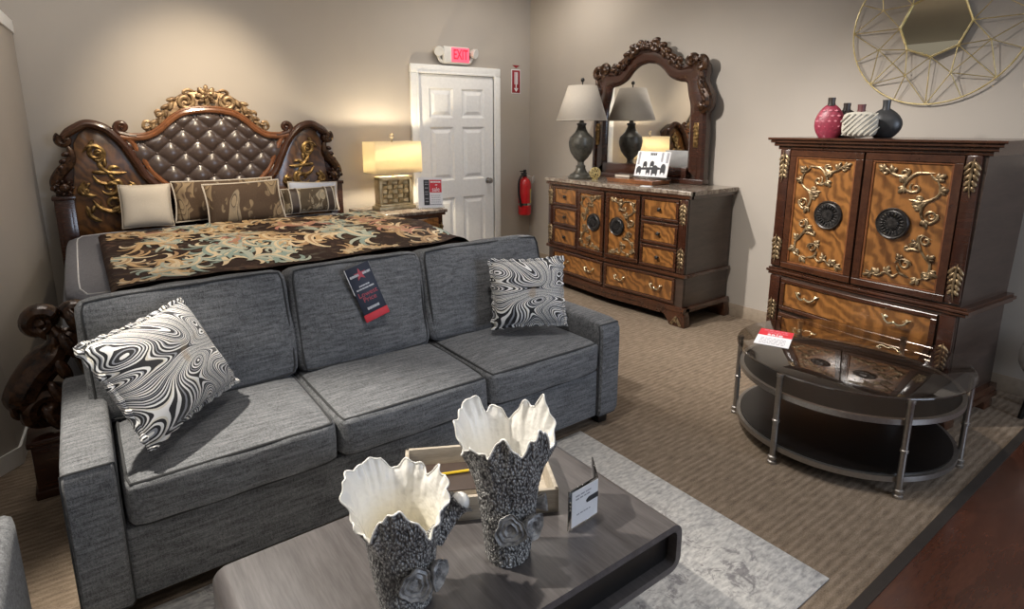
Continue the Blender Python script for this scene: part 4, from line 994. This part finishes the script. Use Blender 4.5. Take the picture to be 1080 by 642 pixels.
for sx in (-1, 1):
    for yy in (0.0, AD-.09):
        mb = MB(); mb.prism([(sx*(AW/2+.03),0),(sx*(AW/2+.03),.03),(sx*(AW/2+.018),.062),(sx*(AW/2-.17),.062),(sx*(AW/2-.14),.035),(sx*(AW/2-.10),.02),(sx*(AW/2-.09),0)], yy-.03, yy+.07, .005); mb.build('foot', m_mahogx, am)
    xa, xb = sorted((sx*.006, sx*.445))
    mb = MB(); bow_frame(mb, xa, xb, .655, 1.382, .037, -.026, .0, abow, 10); dd = mb.build('door', m_mahogx, am)
    mb = MB(); bow_frame(mb, xa+.037, xb-.037, .692, 1.345, .010, -.020, -.0, abow, 10); mb.build('door_bead', m_molding, dd)
    mb = MB(); bow_box(mb, xa+.046, xb-.046, -.012, 0, .701, 1.336, abow, 10, .003); mb.build('door_panel', m_flame, dd)
    mb = MB(); door_carving(mb, sx, .97, .93, -.018, .0066, abow, (0, 1.02)); mb.build('scroll_carving', m_goldb, dd)
    medallion(dd, sx*.172, -.014+abow(.172), 1.02, .083)
    mb = MB(); mb.box(sx*.482-.032, sx*.482+.032, -.018, .01, .66, 1.385, .005); mb.build('pilaster', m_mahog, am)
    for zz in (1.28, .77):
        mb = MB(); acanthus(mb, sx*.482, zz, .18, .055, -.020, sx); mb.build('leaf_carving', m_goldb, am)
    mb = MB(); mb.box(sx*.475-.034, sx*.475+.034, -.016, .01, .14, .595, .005); mb.build('lower_pilaster', m_mahog, am)
    mb = MB(); acanthus(mb, sx*.475, .37, .16, .05, -.02, sx); mb.build('leaf_carving', m_goldb, am)
for z0, z1 in ((.385, .585), (.15, .365)):
    mb = MB(); bow_frame(mb, -.43, .43, z0, z1, .025, -.022, .0, abow, 18); d = mb.build('drawer', m_mahogx, am)
    mb = MB(); bow_box(mb, -.405, .405, -.012, 0, z0+.025, z1-.025, abow, 18, .005); mb.build('drawer_panel', m_flame, d)
    for xx in (-.25, .25): bail_pull(d, xx, -.012, (z0+z1)/2+.02, .12, abow)

# bottles on the armoire
def arm_at(u, w, z=1.4565): p = ac+cw_*(-u)+ca*w; return (p.x, p.y, z)
B1, B2, B3, B4 = (-.31, -.285, -.13, -.075)
def bottle(label, loc, rotz, rx, ry, h, mat, neckm, kind, neck=.035, panel=None):
    b = thing('bottle_vase', label, 'vase', loc, rotz, 'decorative bottles on the armoire')
    mb = MB(); n = 14
    prof = []
    for i in range(n+1):
        t = i/n
        if kind == 'egg': r = math.sin(PI*(.14+.80*t)**.9) if t < 1 else 0; r = (max(.0, math.sin(PI*(.16+.82*t))))**.62
        elif kind == 'barrel': r = (max(0, 1-abs(2*t-1)**5))**.4*.98+.02
        else: r = (max(0, math.sin(PI*(.12+.85*t))))**.7
        prof.append((r, t*h))
    mb.lathe(prof, seg=30, caps=True)
    for v in mb.bm.verts: v.co.x *= rx; v.co.y *= ry
    mb.build('body', mat, b, 60)
    mb = MB(); mb.lathe([(.001,h-.012),(.022,h-.012),(.019,h+.01),(.021,h+neck),(.001,h+neck)], seg=16, caps=False); mb.build('neck', neckm, b)
    return b, prof
b1, _ = bottle('red egg-shaped bottle vase with pale leaf relief, leftmost on the armoire', arm_at(B1, .12), R(-68), .080, .045, .195, m_redpot, m_darkpot, 'egg')
mb = MB()
for i in range(-2, 3):
    for j in range(5):
        x = i*.031+(.0155 if j % 2 else 0); z = .03+.03*j; q = 1-(x/.083)**2-((z-.09)/.105)**2
        if q > .12:
            yy = -.045*math.sqrt(q)*.95
            for a in (PI/2, PI/2+.8, PI/2-.8): leaf(mb, x, z, .013, .006, a, yy, th=.5)
mb.build('leaf_relief', m_pinkm, b1)
b2, _ = bottle('dark brown bottle vase half hidden between the red and the white bottles', arm_at(B2, .24), R(-68), .085, .045, .165, m_darkpot, m_darkpot, 'egg')
b3, _ = bottle('off-white ribbed barrel-shaped bottle vase with maroon neck', arm_at(B3, .11), R(-68), .088, .045, .150, m_whitepot, m_corkred, 'barrel')
mb = MB()
for k in range(-5, 6):
    P = []
    for i in range(9):
        t = i/8; x = k*.027-.055+.11*t; z = .015+.12*t; q = 1-abs(x/.095)**2.6
        if q > .02: P.append((x, -.043*math.sqrt(q)-.002, z))
    if len(P) > 2: mb.tube(P, .004, 5)
mb.build('diagonal_ribs', m_whitepot, b3)
b4, _ = bottle('black round bottle vase at the right end of the bottles', arm_at(B4, .26), R(-68), .088, .05, .165, m_blackpot, m_blackpot, 'round', .045)

# round wire mirror
WM = thing('wall_mirror', 'large round gold wire mirror with geometric web, on the wall above the armoire', 'mirror', (XW-.03, 1.425, 2.105), -PI/2)
RO, RI = .455, .182; NK = 8
inner = [Vector((RI*math.cos(R(-90)+2*PI*k/NK), -.02, RI*math.sin(R(-90)+2*PI*k/NK))) for k in range(NK)]
mid = [Vector((.305*math.cos(R(-90)+2*PI*(k+.5)/NK), -.035, .305*math.sin(R(-90)+2*PI*(k+.5)/NK))) for k in range(NK)]
out_ = [Vector((RO*math.cos(R(-90)+2*PI*(k+.0)/16), 0, RO*math.sin(R(-90)+2*PI*(k+.0)/16))) for k in range(16)]
mb = MB(); mb.tube([(RO*math.cos(2*PI*k/72), 0, RO*math.sin(2*PI*k/72)) for k in range(72)], .0045, 8, closed=True); mb.build('rim', m_goldwire, WM)
mb = MB()
for k in range(NK):
    mb.tube([inner[k], inner[(k+1) % NK]], .006, 8); mb.ball(inner[k], .0075, 8)
mb.build('inner_frame', m_goldwire, WM)
mb = MB()
for k in range(NK):
    for q in (inner[k], inner[(k+1) % NK], out_[(2*k) % 16], out_[(2*k+1) % 16], out_[(2*k+2) % 16], mid[(k+1) % NK] if k % 3 == 0 else out_[(2*k+1) % 16]): mb.tube([mid[k], q], .003, 6)
    mb.tube([inner[k], out_[(2*k) % 16]], .003, 6)
    mb.ball(mid[k], .005, 6)
mb.build('wire_web', m_goldwire, WM)
mb = MB(); mb.prism([(p.x, p.z) for p in inner], -.018, -.012); mb.build('mirror_glass', m_mirrord, WM, 0)
mb = MB(); mb.prism([(p.x*.97, p.z*.97) for p in inner], -.0115, .028); mb.build('backing', m_carcase, WM, 0)

# ------------------------------------------------------------------ round glass table
GX, GY = 2.912, 1.168
gt = thing('glass_table', 'low round cocktail table with smoked glass top and steel legs, before the armoire', 'table', (GX, GY, 0))
mb = MB(); mb.lathe([(.001,.4425),(.491,.4425),(.497,.4455),(.497,.4515),(.491,.4545),(.001,.4545)], seg=96, caps=False); mb.build('glass_top', m_glass, gt, 30)
for z, r_, nm in ((.335, .468, 'upper_ring'), (.075, .468, 'lower_ring')):
    mb = MB(); mb.lathe([(r_-.012, z-.012), (r_+.006, z-.012), (r_+.006, z+.012), (r_-.012, z+.012), (r_-.012, z-.012)], seg=96, caps=False); mb.build(nm, m_steel, gt)
mb = MB(); mb.lathe([(.001,.070),(.455,.070),(.455,.092),(.001,.092)], seg=72, caps=False); mb.build('shelf', m_blackwood, gt)
mb = MB(); mb.lathe([(.001,.328),(.455,.328),(.455,.343),(.001,.343)], seg=96, caps=False); mb.build('under_panel', m_panel, gt)
for k in range(6):
    a = R(111.8+60*k); x, y = .484*math.cos(a), .484*math.sin(a)
    mb = MB(); mb.lathe([(.001,0),(.020,0),(.020,.012),(.014,.016),(.014,.024),(.019,.027),(.019,.036),(.013,.040),(.0125,.205),(.016,.208),(.016,.218),(.0125,.221),(.0125,.42),(.0155,.425),(.0155,.441),(.001,.442)], (x, y, 0), 16, caps=False); mb.build('leg', m_steel, gt)
fl = thing('sale_flyer', 'white and red sale flyer lying on the glass table', 'flyer', (2.835, 1.50, .4375), R(-68), rot=None)
fl.rotation_euler = (R(-90), 0, R(-68)); fl.location = (2.80, 1.475, .4565)
mb = MB(); mb.box(-.08, .08, 0, .0015, -.125, .125); cdf = mb.build('card', m_paper, fl, 0)
mb = MB(); mb.box(-.08, .08, -.0006, 0, .02, .125); mb.build('red_block', m_red, fl, 0)
rng = random.Random(5); mb = MB()
for zz in (-.1, -.08, -.06, -.04, -.02): bars(mb, -.06, .06, zz, .006, -.0001, 5, rng)
mb.build('small_print', m_greyink, fl, 0)
mb = MB(); bars(mb, -.06, .06, .105, .012, -.0007, 4, rng); bars(mb, -.04, .06, .075, .012, -.0007, 3, rng); mb.build('headline', m_pinkm, fl, 0)
text_mesh('sale', .05, m_paper, fl, 'lettering', (0, -.0016, .038))

# ------------------------------------------------------------------ sofa
sf = thing('sofa', 'three-seat heathered grey fabric sofa with track arms, in front of the bed', 'sofa', (0, 0, 0))
SX0, SX1, SY0, SY1 = -.156, 2.150, 1.93, 2.845
AWD = .138; AH = .563
for x0 in (SX0, SX1-AWD):
    f = superbox(AWD, SY1-SY0-.06, AH-.05, .004, .003, .006, 18)
    mb = MB(); soft_box(mb, f, 12); a_ = mb.build('arm', m_sofa, sf, 50, (x0+AWD/2, (SY0+SY1-.06)/2, .05+(AH-.05)/2))
    mb = MB(); mb.tube(rim_path(f, 1, -1), .0035, 6, closed=True); mb.build('piping', m_pipe, a_)
mb = MB(); mb.box(SX0+AWD-.005, SX1-AWD+.005, SY0+.025, SY1-.06, .06, .315, .012); mb.build('base_frame', m_sofa, sf)
mb = MB(); mb.prism([(SY1-.22,.30),(SY1-.16,.80),(SY1-.06,.82),(SY1-.03,.80),(SY1-.02,.06),(SY1-.22,.06)], SX0+.12, SX1-.10, .012, swap=lambda x, y, z: (y, x, z)); mb.build('backrest', m_sofa, sf)
for x in (SX0+.07, SX1-.07):
    for y in (SY0+.07, SY1-.12):
        mb = MB(); mb.box(x-.03, x+.03, y-.03, y+.03, 0, .055, .005); mb.build('leg', m_blackwood, sf)
inx0, inx1 = SX0+AWD+.004, SX1-AWD-.004; cwid = (inx1-inx0)/3
for k in range(3):
    f = superbox(cwid-.004, .62, .150, .004, .010, .016, 16)
    mb = MB(); soft_box(mb, f, 14, .006, k); o = mb.build('seat_cushion', m_sofa, sf, 180, (inx0+cwid*(k+.5), SY0+.305, .395))
    for sd in (-1, 1):
        mb = MB(); mb.tube(rim_path(f, 2, sd), .0048, 6, closed=True); mb.build('piping', m_pipe, o)
bw = [(-.075, .675), (.675, 1.318), (1.318, 2.085)]
for k, (xa, xb) in enumerate(bw):
    hh = .47
    f = superbox(xb-xa-.006, .185, hh, .004, .035, .006, 13)
    mb = MB(); soft_box(mb, f, 14, .012, k+5); o = mb.build('back_cushion', m_sofa, sf, 180, ((xa+xb)/2, 2.555, .683)); o.rotation_euler = (R(-13), R((-.8, .3, .2)[k]), 0)
    for sd in (-1, 1):
        mb = MB(); mb.tube(rim_path(f, 1, sd), .0048, 6, closed=True); mb.build('piping', m_pipe, o)

def from_corners(name, label, bl, br, tl, tr, t, seed, group, pinch=.07):
    bl, br, tl, tr = (Vector(p) for p in (bl, br, tl, tr))
    c = (bl+br+tl+tr)/4; xd = (br-bl+tr-tl)/2; zd = (tl-bl+tr-br)/2
    return place_pillow(name, label, m_zebra, c, xd, zd, xd.length, zd.length, t, m_zebra, .010, group, seed, pinch, .5)
from_corners('throw_pillow', 'black and white swirl-print throw pillow propped tilted at the left arm of the sofa', (.085,1.995,.548), (.435,2.36,.558), (-.085,2.075,.875), (.220,2.43,.880), .15, 1, 'swirl-print throw pillows')
from_corners('throw_pillow', 'black and white swirl-print throw pillow standing upright at the right arm of the sofa', (1.585,2.30,.515), (1.915,2.10,.55), (1.655,2.37,.875), (1.965,2.17,.86), .13, 7, 'swirl-print throw pillows')

# hang tag on the middle back cushion
tg = thing('hang_tag', 'navy price tag with red star and red lower edge, hanging on the middle back cushion', 'tag', (.998, 2.43, .798))
mbp = MB(); mbp.box(-.058, .058, -.002, .002, -.10, .125, .001); mbp.build('card', m_navy, tg)
mb = MB(); mb.box(-.060, .060, -.004, .003, -.135, -.10, .003); mb.build('red_edge', m_red, tg)
mb = MB(); mb.box(-.061, -.0585, -.002, .0025, .0, .125); mb.build('white_edge', m_paper, tg, 0)
mb = MB(); mb.prism([((.030 if k % 2 == 0 else .012)*math.cos(PI/2+PI*k/5), .082+(.030 if k % 2 == 0 else .012)*math.sin(PI/2+PI*k/5)) for k in range(10)], -.0032, -.002); mb.build('star', m_redtxt, tg, 0)
rng = random.Random(9)
mb = MB(); bars(mb, -.05, -.006, .082, .011, -.0035, 3, rng, .1); bars(mb, .012, .05, .082, .011, -.0035, 3, rng, .1); bars(mb, -.026, .026, .030, .007, -.0022, 3, rng, .15); bars(mb, -.045, .045, .016, .007, -.0022, 3, rng, .12); mb.build('white_print', m_silver, tg, 0)
text_mesh('Lowest', .032, m_redtxt, tg, 'lettering', (0, -.0026, -.010)); text_mesh('Price', .032, m_redtxt, tg, 'lettering', (0, -.0026, -.036))
mb = MB(); bars(mb, -.03, .03, -.078, .012, -.0022, 4, rng, .1); mb.build('silver_print', m_silver, tg, 0)
tg.rotation_euler = (R(-13), R(-16), R(0))

# grey chair cut off by the left edge
gc = thing('armchair', 'grey fabric armchair cut off by the lower left edge of the photo', 'armchair', (-.60, 1.635, 0))
f = superbox(.20, .82, .40, .004, .003, .006, 14); mb = MB(); soft_box(mb, f, 9); mb.build('arm', m_sofa, gc, 60, (.23, 0, .255))
mb = MB(); soft_box(mb, f, 9); mb.build('arm', m_sofa, gc, 60, (-.55, 0, .255))
f = superbox(.60, .72, .14, .004, .01, .02, 11); mb = MB(); soft_box(mb, f, 9); mb.build('seat_cushion', m_sofa, gc, 180, (-.16, .02, .37))
mb = MB(); mb.box(-.46, .14, -.36, .38, .06, .30, .01); mb.build('base_frame', m_sofa, gc)
f = superbox(.60, .18, .46, .004, .02, .01, 9); mb = MB(); soft_box(mb, f, 9); mb.build('backrest', m_sofa, gc, 180, (-.16, -.30, .62))
for x in (-.55, .23):
    for y in (-.33, .33):
        mb = MB(); mb.box(x-.03, x+.03, y-.03, y+.03, 0, .06, .004); mb.build('leg', m_blackwood, gc)

# white stool at the right edge
ws = thing('stool', 'white rounded stool at the right edge of the photo, beside the armoire', 'stool', (3.99, .585, 0))
mb = MB(); mb.lathe([(.001,.235),(.10,.235),(.145,.25),(.165,.29),(.168,.34),(.155,.40),(.12,.43),(.001,.44)], seg=36, caps=False); mb.build('seat', m_plastic, ws, 180)
for k in range(4):
    a = R(45+90*k); mb = MB(); mb.tube([(.10*math.cos(a), .10*math.sin(a), .24), (.14*math.cos(a), .14*math.sin(a), 0)], .013, 8); mb.build('leg', m_blackwood, ws)

# ------------------------------------------------------------------ rug and coffee table
rgo = MB(); rgo.box(-.33, 1.915, .735, 1.965, .0005, .006, .002); rg = rgo.build('area_rug', m_rug, None); tag(rg, 'pale grey distressed area rug under the coffee table', 'rug')
CT = thing('coffee_table', 'low dark wood coffee table with rounded ends and an open black cubby, on the rug', 'coffee table', (0, 0, .0065))
TX0, TX1, TY0, TY1, TZ, TB = .150, 1.305, .905, 1.505, .3915, .235
def rrect(x0, x1, z0, z1, r, n=6):
    P = []
    for cx, cz, a in ((x1-r, z1-r, 0), (x0+r, z1-r, 90), (x0+r, z0+r, 180), (x1-r, z0+r, 270)):
        for k in range(n+1): t = R(a+90*k/n); P.append((cx+r*math.cos(t), cz+r*math.sin(t)))
    return P
mb = MB(); O = rrect(TX0, TX1, TB, TZ, .042); I = rrect(TX0+.022, TX1-.022, TB+.022, TZ-.022, .022)
n = len(O); A = [[mb.bm.verts.new((x, y, z)) for x, z in O] for y in (TY0, TY1)]; B = [[mb.bm.verts.new((x, y, z)) for x, z in I] for y in (TY0, TY1)]
for k in range(n):
    j = (k+1) % n
    mb.bm.faces.new((A[0][k], A[0][j], A[1][j], A[1][k])); mb.bm.faces.new((B[0][k], B[1][k], B[1][j], B[0][j])); mb.bm.faces.new((A[0][k], B[0][k], B[0][j], A[0][j])); mb.bm.faces.new((A[1][k], A[1][j], B[1][j], B[1][k]))
mb.build('table_shell', m_table, CT, 40)
mb = MB(); mb.prism(rrect(TX0+.0225, TX1-.0225, TB+.0225, TZ-.0225, .0215), TY0+.03, TY1-.03); mb.build('cubby', m_blackwood, CT, 40)
mb = MB(); mb.box(TX0+.22, TX1-.22, TY0+.14, TY1-.12, 0, TB+.002, .004); mb.build('plinth', m_blackwood, CT)
TT = TZ+.0065+.0008

def periodic(T):
    """Smooth closed interpolation of (degrees, value) samples."""
    T = sorted((d % 360, v) for d, v in T); n = len(T)
    def f(deg):
        deg %= 360
        for i in range(n):
            d0, v0 = T[i]; d1, v1 = T[(i+1) % n]; w = (d1-d0) % 360
            if (deg-d0) % 360 <= w:
                t = ((deg-d0) % 360)/w; t = t*t*(3-2*t)*.75+t*.25; return v0+(v1-v0)*t
        return T[0][1]
    return f
def coral_vase(label, loc, front, r0, r1, rim, seed, knobs):
    vz = thing('coral_vase', label, 'vase', loc, 0, 'coral bark vases on the coffee table')
    rf = periodic([(d, r) for d, r, z in rim]); zf = periodic([(d, z) for d, r, z in rim]); zm = sum(z for d, r, z in rim)/len(rim)
    def surf(a, t, inset=0):
        dg = math.degrees(a)-front; R_ = rf(dg); zr = zf(dg)
        fl = max(0, (t-.55)/.45)**1.7
        rad = (r0+(r1-r0)*min(1, t/.8)**.9)*(1-fl)+R_*fl
        rad *= 1+.03*math.sin(3*a+seed+4*t)*(1-fl)
        rad += .0035*fl**2*math.sin(13*a+seed+1.5*math.sin(2*a))+.0025*fl**2*math.sin(29*a+2)
        z = zm*t+(zr-zm+.004*math.sin(23*a+seed))*max(0, (t-.45)/.55)**1.6
        rr = rad-inset
        return (rr*math.cos(a), rr*math.sin(a), z)
    NU, NV = 220, 90
    mb = MB()
    def fo(u, v):
        a = 2*PI*u; x, y, z = surf(a, v)
        b = .0030*abs(mnoise.noise(Vector((x*170, y*170, z*100))))+.0022*abs(mnoise.noise(Vector((x*60, y*60, z*40)))); k = 1 if v < .985 else 0
        q = math.hypot(x, y); b = 1+b/q*k
        return (x*b, y*b, z)
    mb.grid(fo, NU, NV, True); mb.lathe([(.001, .0), (r0*.99, 0)], seg=40, caps=False)
    mb.build('outer_shell', m_bark, vz, 180)
    mb = MB()
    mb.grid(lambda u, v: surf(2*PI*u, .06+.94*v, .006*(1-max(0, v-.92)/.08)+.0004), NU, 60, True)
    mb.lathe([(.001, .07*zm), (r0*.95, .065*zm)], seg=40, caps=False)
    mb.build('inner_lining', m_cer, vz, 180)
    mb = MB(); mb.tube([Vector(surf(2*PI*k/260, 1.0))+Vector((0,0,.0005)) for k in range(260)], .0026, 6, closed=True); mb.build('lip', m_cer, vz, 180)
    for (a, z, rr, tilt) in knobs:
        mb = MB(); base = Vector(surf(a, z/zm)); d = Vector((math.cos(a), math.sin(a), tilt)).normalized(); u = d.orthogonal().normalized(); v = d.cross(u)
        rings = []
        prof = [(-.02, .45), (.0, .62), (.014, .86), (.024, 1.0), (.027, .97), (.021, .84), (.024, .70), (.017, .55), (.021, .38), (.013, .22), (.015, .02)]
        for dd, k in prof:
            rings.append([mb.bm.verts.new(base+d*dd+(u*math.cos(t)+v*math.sin(t))*rr*k*(1+.10*math.sin(3*t+a*5)+.05*math.sin(7*t))) for t in [2*PI*j/36 for j in range(36)]])
        for A_, B_ in zip(rings, rings[1:]):
            for j in range(36): mb.bm.faces.new((A_[j], A_[(j+1) % 36], B_[(j+1) % 36], B_[j]))
        mb.bm.faces.new(rings[0]); mb.bm.faces.new(rings[-1]); mb.build('knot', M_KNOT, vz, 60)
    return vz, surf
RIM2 = [(-75,.118,.312),(-50,.118,.352),(-28,.105,.338),(-8,.105,.392),(20,.102,.338),(34,.106,.380),(46,.110,.398),(57,.114,.385),(68,.114,.335),(86,.122,.330),(103,.122,.378),(124,.112,.424),(139,.110,.378),(153,.112,.392),(176,.118,.330),(195,.122,.371),(207,.124,.355),(222,.135,.408),(245,.138,.388),(264,.136,.372)]
RIM1 = [(-75,.122,.262),(-58,.116,.240),(-42,.110,.228),(-24,.110,.288),(-8,.110,.312),(18,.105,.270),(38,.098,.210),(60,.100,.255),(84,.110,.256),(106,.114,.284),(128,.114,.300),(142,.116,.264),(158,.126,.284),(173,.128,.294),(188,.124,.268),(198,.126,.300),(211,.118,.322),(235,.122,.322),(258,.134,.322),(272,.134,.302)]
M_KNOT = M_gold('pewter_knot', (.10,.10,.105), (.42,.42,.42), .45, .2, 45)
v1, s1 = coral_vase('shorter coral-shaped vase, grey bark outside and cream inside, with a side branch', (.522, 1.13, TT), -115, .062, .090, RIM1, 4, [(R(-100), .105, .038, .2), (R(-62), .10, .034, .1)])
v2, s2 = coral_vase('taller coral-shaped vase, grey bark outside and cream inside, before the wooden tray', (.815, 1.105, TT), -126, .058, .088, RIM2, 9, [(R(-122), .13, .040, .2), (R(-80), .125, .034, .1), (R(-42), .155, .022, .2)])
# side branch of the shorter vase
mb = MB(); P = catmull([(.075,-.02,.140), (.108,-.028,.180), (.130,-.032,.208), (.142,-.034,.222)], 6); mb.tube(P, [.026-.006*math.sin(PI*i/(len(P)-1))+.012*(i/(len(P)-1))**3 for i in range(len(P))], 12); mb.build('branch', m_bark, v1, 180)
mb = MB(); mb.ball(P[-1], (.022,.026,.022), 12); mb.build('branch_tip', m_cer, v1, 180)
mb = MB(); P = catmull([(.085,-.02,.24), (.115,-.03,.285), (.130,-.035,.305)], 6); mb.tube(P, [.02-.008*i/(len(P)-1) for i in range(len(P))], 10); mb.build('branch', m_bark, v2, 180)

tr = thing('wooden_tray', 'square pale limed wood tray behind the vases on the coffee table', 'tray', (.905, 1.385, TT), R(-28))
mb = MB(); tw, td, th_ = .228, .145, .075
mb.box(-tw, tw, -td, td, 0, .008)
for a, b, c, d in ((-tw,tw,-td,-td+.012),(-tw,tw,td-.012,td),(-tw,-tw+.012,-td,td),(tw-.012,tw,-td,td)): mb.box(a, b, c, d, 0, th_, .0015)
mb.build('tray_body', m_tray, tr)
for sx in (-1, 1):
    mb = MB(); mb.box(sx*(tw+.0005)-.001, sx*(tw+.0005)+.001, -.05, .05, .038, .06, .0005); mb.build('handle_slot', m_blackwood, tr)
pc = thing('pencil', 'yellow pencil lying inside the wooden tray', 'pencil', (.84, 1.445, TT+.0500), R(-22))
mb = MB(); mb.tube([(-.075,0,0), (.06,0,0)], .0042, 6); mb.build('shaft', m_yellow, pc)
mb = MB(); mb.tube([(.06,0,0), (.072,0,0), (.078,0,0)], [.0042,.0015,.0004], 6); mb.build('point', m_tray, pc)
mb = MB(); mb.tube([(-.088,0,0), (-.075,0,0)], .0044, 8); mb.build('eraser', m_pinkm, pc)
nb = thing('notebook', 'dark book lying in the wooden tray under the pencil', 'book', (.84, 1.435, TT+.0085), R(-28))
mb = MB(); mb.box(-.11, .11, -.075, .075, 0, .004, .001); mb.box(-.11, .11, -.075, .075, .032, .036, .001); mb.box(-.112, -.106, -.075, .075, 0, .036, .001); mb.build('cover', m_darksatin, nb)
mb = MB(); mb.box(-.106, .106, -.071, .071, .004, .032); mb.build('pages', m_cream, nb)
ah = thing('sign_holder', 'folded clear acrylic sign holder with white card, standing beside the wooden tray', 'sign holder', (1.062, 1.072, TT), R(4))
mb = MB(); mb.box(-.062, .062, -.002, .002, 0, .125, .001); mb.box(-.002, .002, 0, .10, 0, .125, .001, mtx=Matrix.Translation((.06, .0, 0)) @ Euler((0,0,R(-40))).to_matrix().to_4x4()); mb.build('acrylic_panel', m_acryl, ah)
mb = MB(); mb.box(-.050, .060, -.0035, -.0022, .006, .118); mb.build('card', m_paper, ah, 0)
mb = MB(); mb.prism([(.060,.062),(.060,.078),(.02,.078),(.008,.070),(.012,.062)], -.0045, -.0036); mb.build('dark_mark', m_ink, ah, 0)
rng = random.Random(2); mb = MB(); bars(mb, -.035, .03, .10, .004, -.0036, 3, rng); bars(mb, -.035, .03, .09, .004, -.0036, 3, rng); bars(mb, -.03, .03, .04, .003, -.0036, 3, rng); mb.build('small_print', m_greyink, ah, 0)
mb = MB(); 
for k in range(3): mb.ball((-.056, -.003, .09-.012*k), .0028, 6)
mb.build('stud', m_chrome, ah)

# ------------------------------------------------------------------ light
def spot(loc, tgt, power, size, blend, col, rad=.04):
    l = bpy.data.lights.new('track_or_fill_spot', 'SPOT'); l.energy = power; l.spot_size = R(size); l.spot_blend = blend; l.color = col; l.shadow_soft_size = rad
    o = bpy.data.objects.new('track_or_fill_spot', l); COL.objects.link(o); o.location = loc
    o.rotation_euler = (Vector(tgt)-Vector(loc)).to_track_quat('-Z', 'Y').to_euler(); return o
WARM = (1.0,.84,.62); NEU = (1.0,.92,.80); WHT = (1.0,.95,.89)
spot((.90, 3.55, 2.9), (.86, 5.25, 1.60), 235, 52, 1.0, WARM)
spot((-.50, 2.55, 2.9), (.22, 1.50, .40), 500, 48, .6, NEU)
spot((.9, 3.4, 2.9), (4.0, 2.9, .55), 500, 68, .9, WHT)
spot((1.7, 2.1, 2.9), (3.7, 1.45, .75), 260, 66, .9, WHT)
spot((.9, 2.85, 2.9), (.95, 3.9, .8), 110, 66, .9, WARM)  # extra spot added to brighten the near comforter and pillows
spot((1.15, 1.7, 2.9), (1.55, 1.45, .0), 95, 84, 1.0, WHT)  # wide soft fill added over seats, rug and carpet
def panel(loc, sx, sy, power, col, rot=(0,0,0), name='ceiling_fill'):
    l = bpy.data.lights.new(name, 'AREA'); l.shape = 'RECTANGLE'; l.size = sx; l.size_y = sy; l.energy = power; l.color = col
    o = bpy.data.objects.new(name, l); COL.objects.link(o); o.location = loc; o.rotation_euler = rot; return o
for x, y, q in ((-.6, .6, 7), (2.2, .4, 5), (1.6, 2.6, 6), (3.3, 4.3, 19), (.2, 4.2, 15)): panel((x, y, 2.97), 1.2, .6, q, (1.0,.95,.88))  # unseen fill lights added for soft ambience from above
panel((3.0, -2.9, 1.7), 1.6, 1.8, 75, (.68,.80,1.0), (R(-90), 0, R(180)), 'shop_window')
pl = bpy.data.lights.new('bulb_light', 'POINT'); pl.energy = 42; pl.color = (1.0,.86,.63); pl.shadow_soft_size = .03
po = bpy.data.objects.new('bulb_light', pl); COL.objects.link(po); po.location = (2.355, 4.965, 1.275)
w = bpy.data.worlds.new('showroom_ambient'); scene.world = w; w.use_nodes = True
bg = w.node_tree.nodes['Background']; bg.inputs[0].default_value = (1.0,.95,.88,1); bg.inputs[1].default_value = .25

# ------------------------------------------------------------------ camera
fpx, cx, cy, pitch, roll, yaw, H = 612.4679, 529.0407, 262.6474, -.207, -.0041, -.6262, 1.5251
fw = Vector((-math.sin(yaw)*math.cos(pitch), math.cos(yaw)*math.cos(pitch), math.sin(pitch)))
rt = Vector((math.cos(yaw), math.sin(yaw), 0)); upv = rt.cross(fw)
r2 = rt*math.cos(roll)+upv*math.sin(roll); u2 = r2.cross(fw)
cd_ = bpy.data.cameras.new('camera'); cam = bpy.data.objects.new('camera', cd_); COL.objects.link(cam)
cd_.sensor_fit = 'HORIZONTAL'; cd_.sensor_width = 36; cd_.lens = fpx/1080*36
cd_.shift_x = (540-cx)/1080; cd_.shift_y = (cy-321)/1080; cd_.clip_start = .05
cam.matrix_world = Matrix.Translation((0,0,H)) @ Matrix(((r2.x,u2.x,-fw.x),(r2.y,u2.y,-fw.y),(r2.z,u2.z,-fw.z))).to_4x4()
scene.camera = cam
vs = scene.view_settings; vs.view_transform = 'Standard'; vs.look = 'None'; vs.gamma = 1.0; vs.use_curve_mapping = False; vs.exposure = 0.0
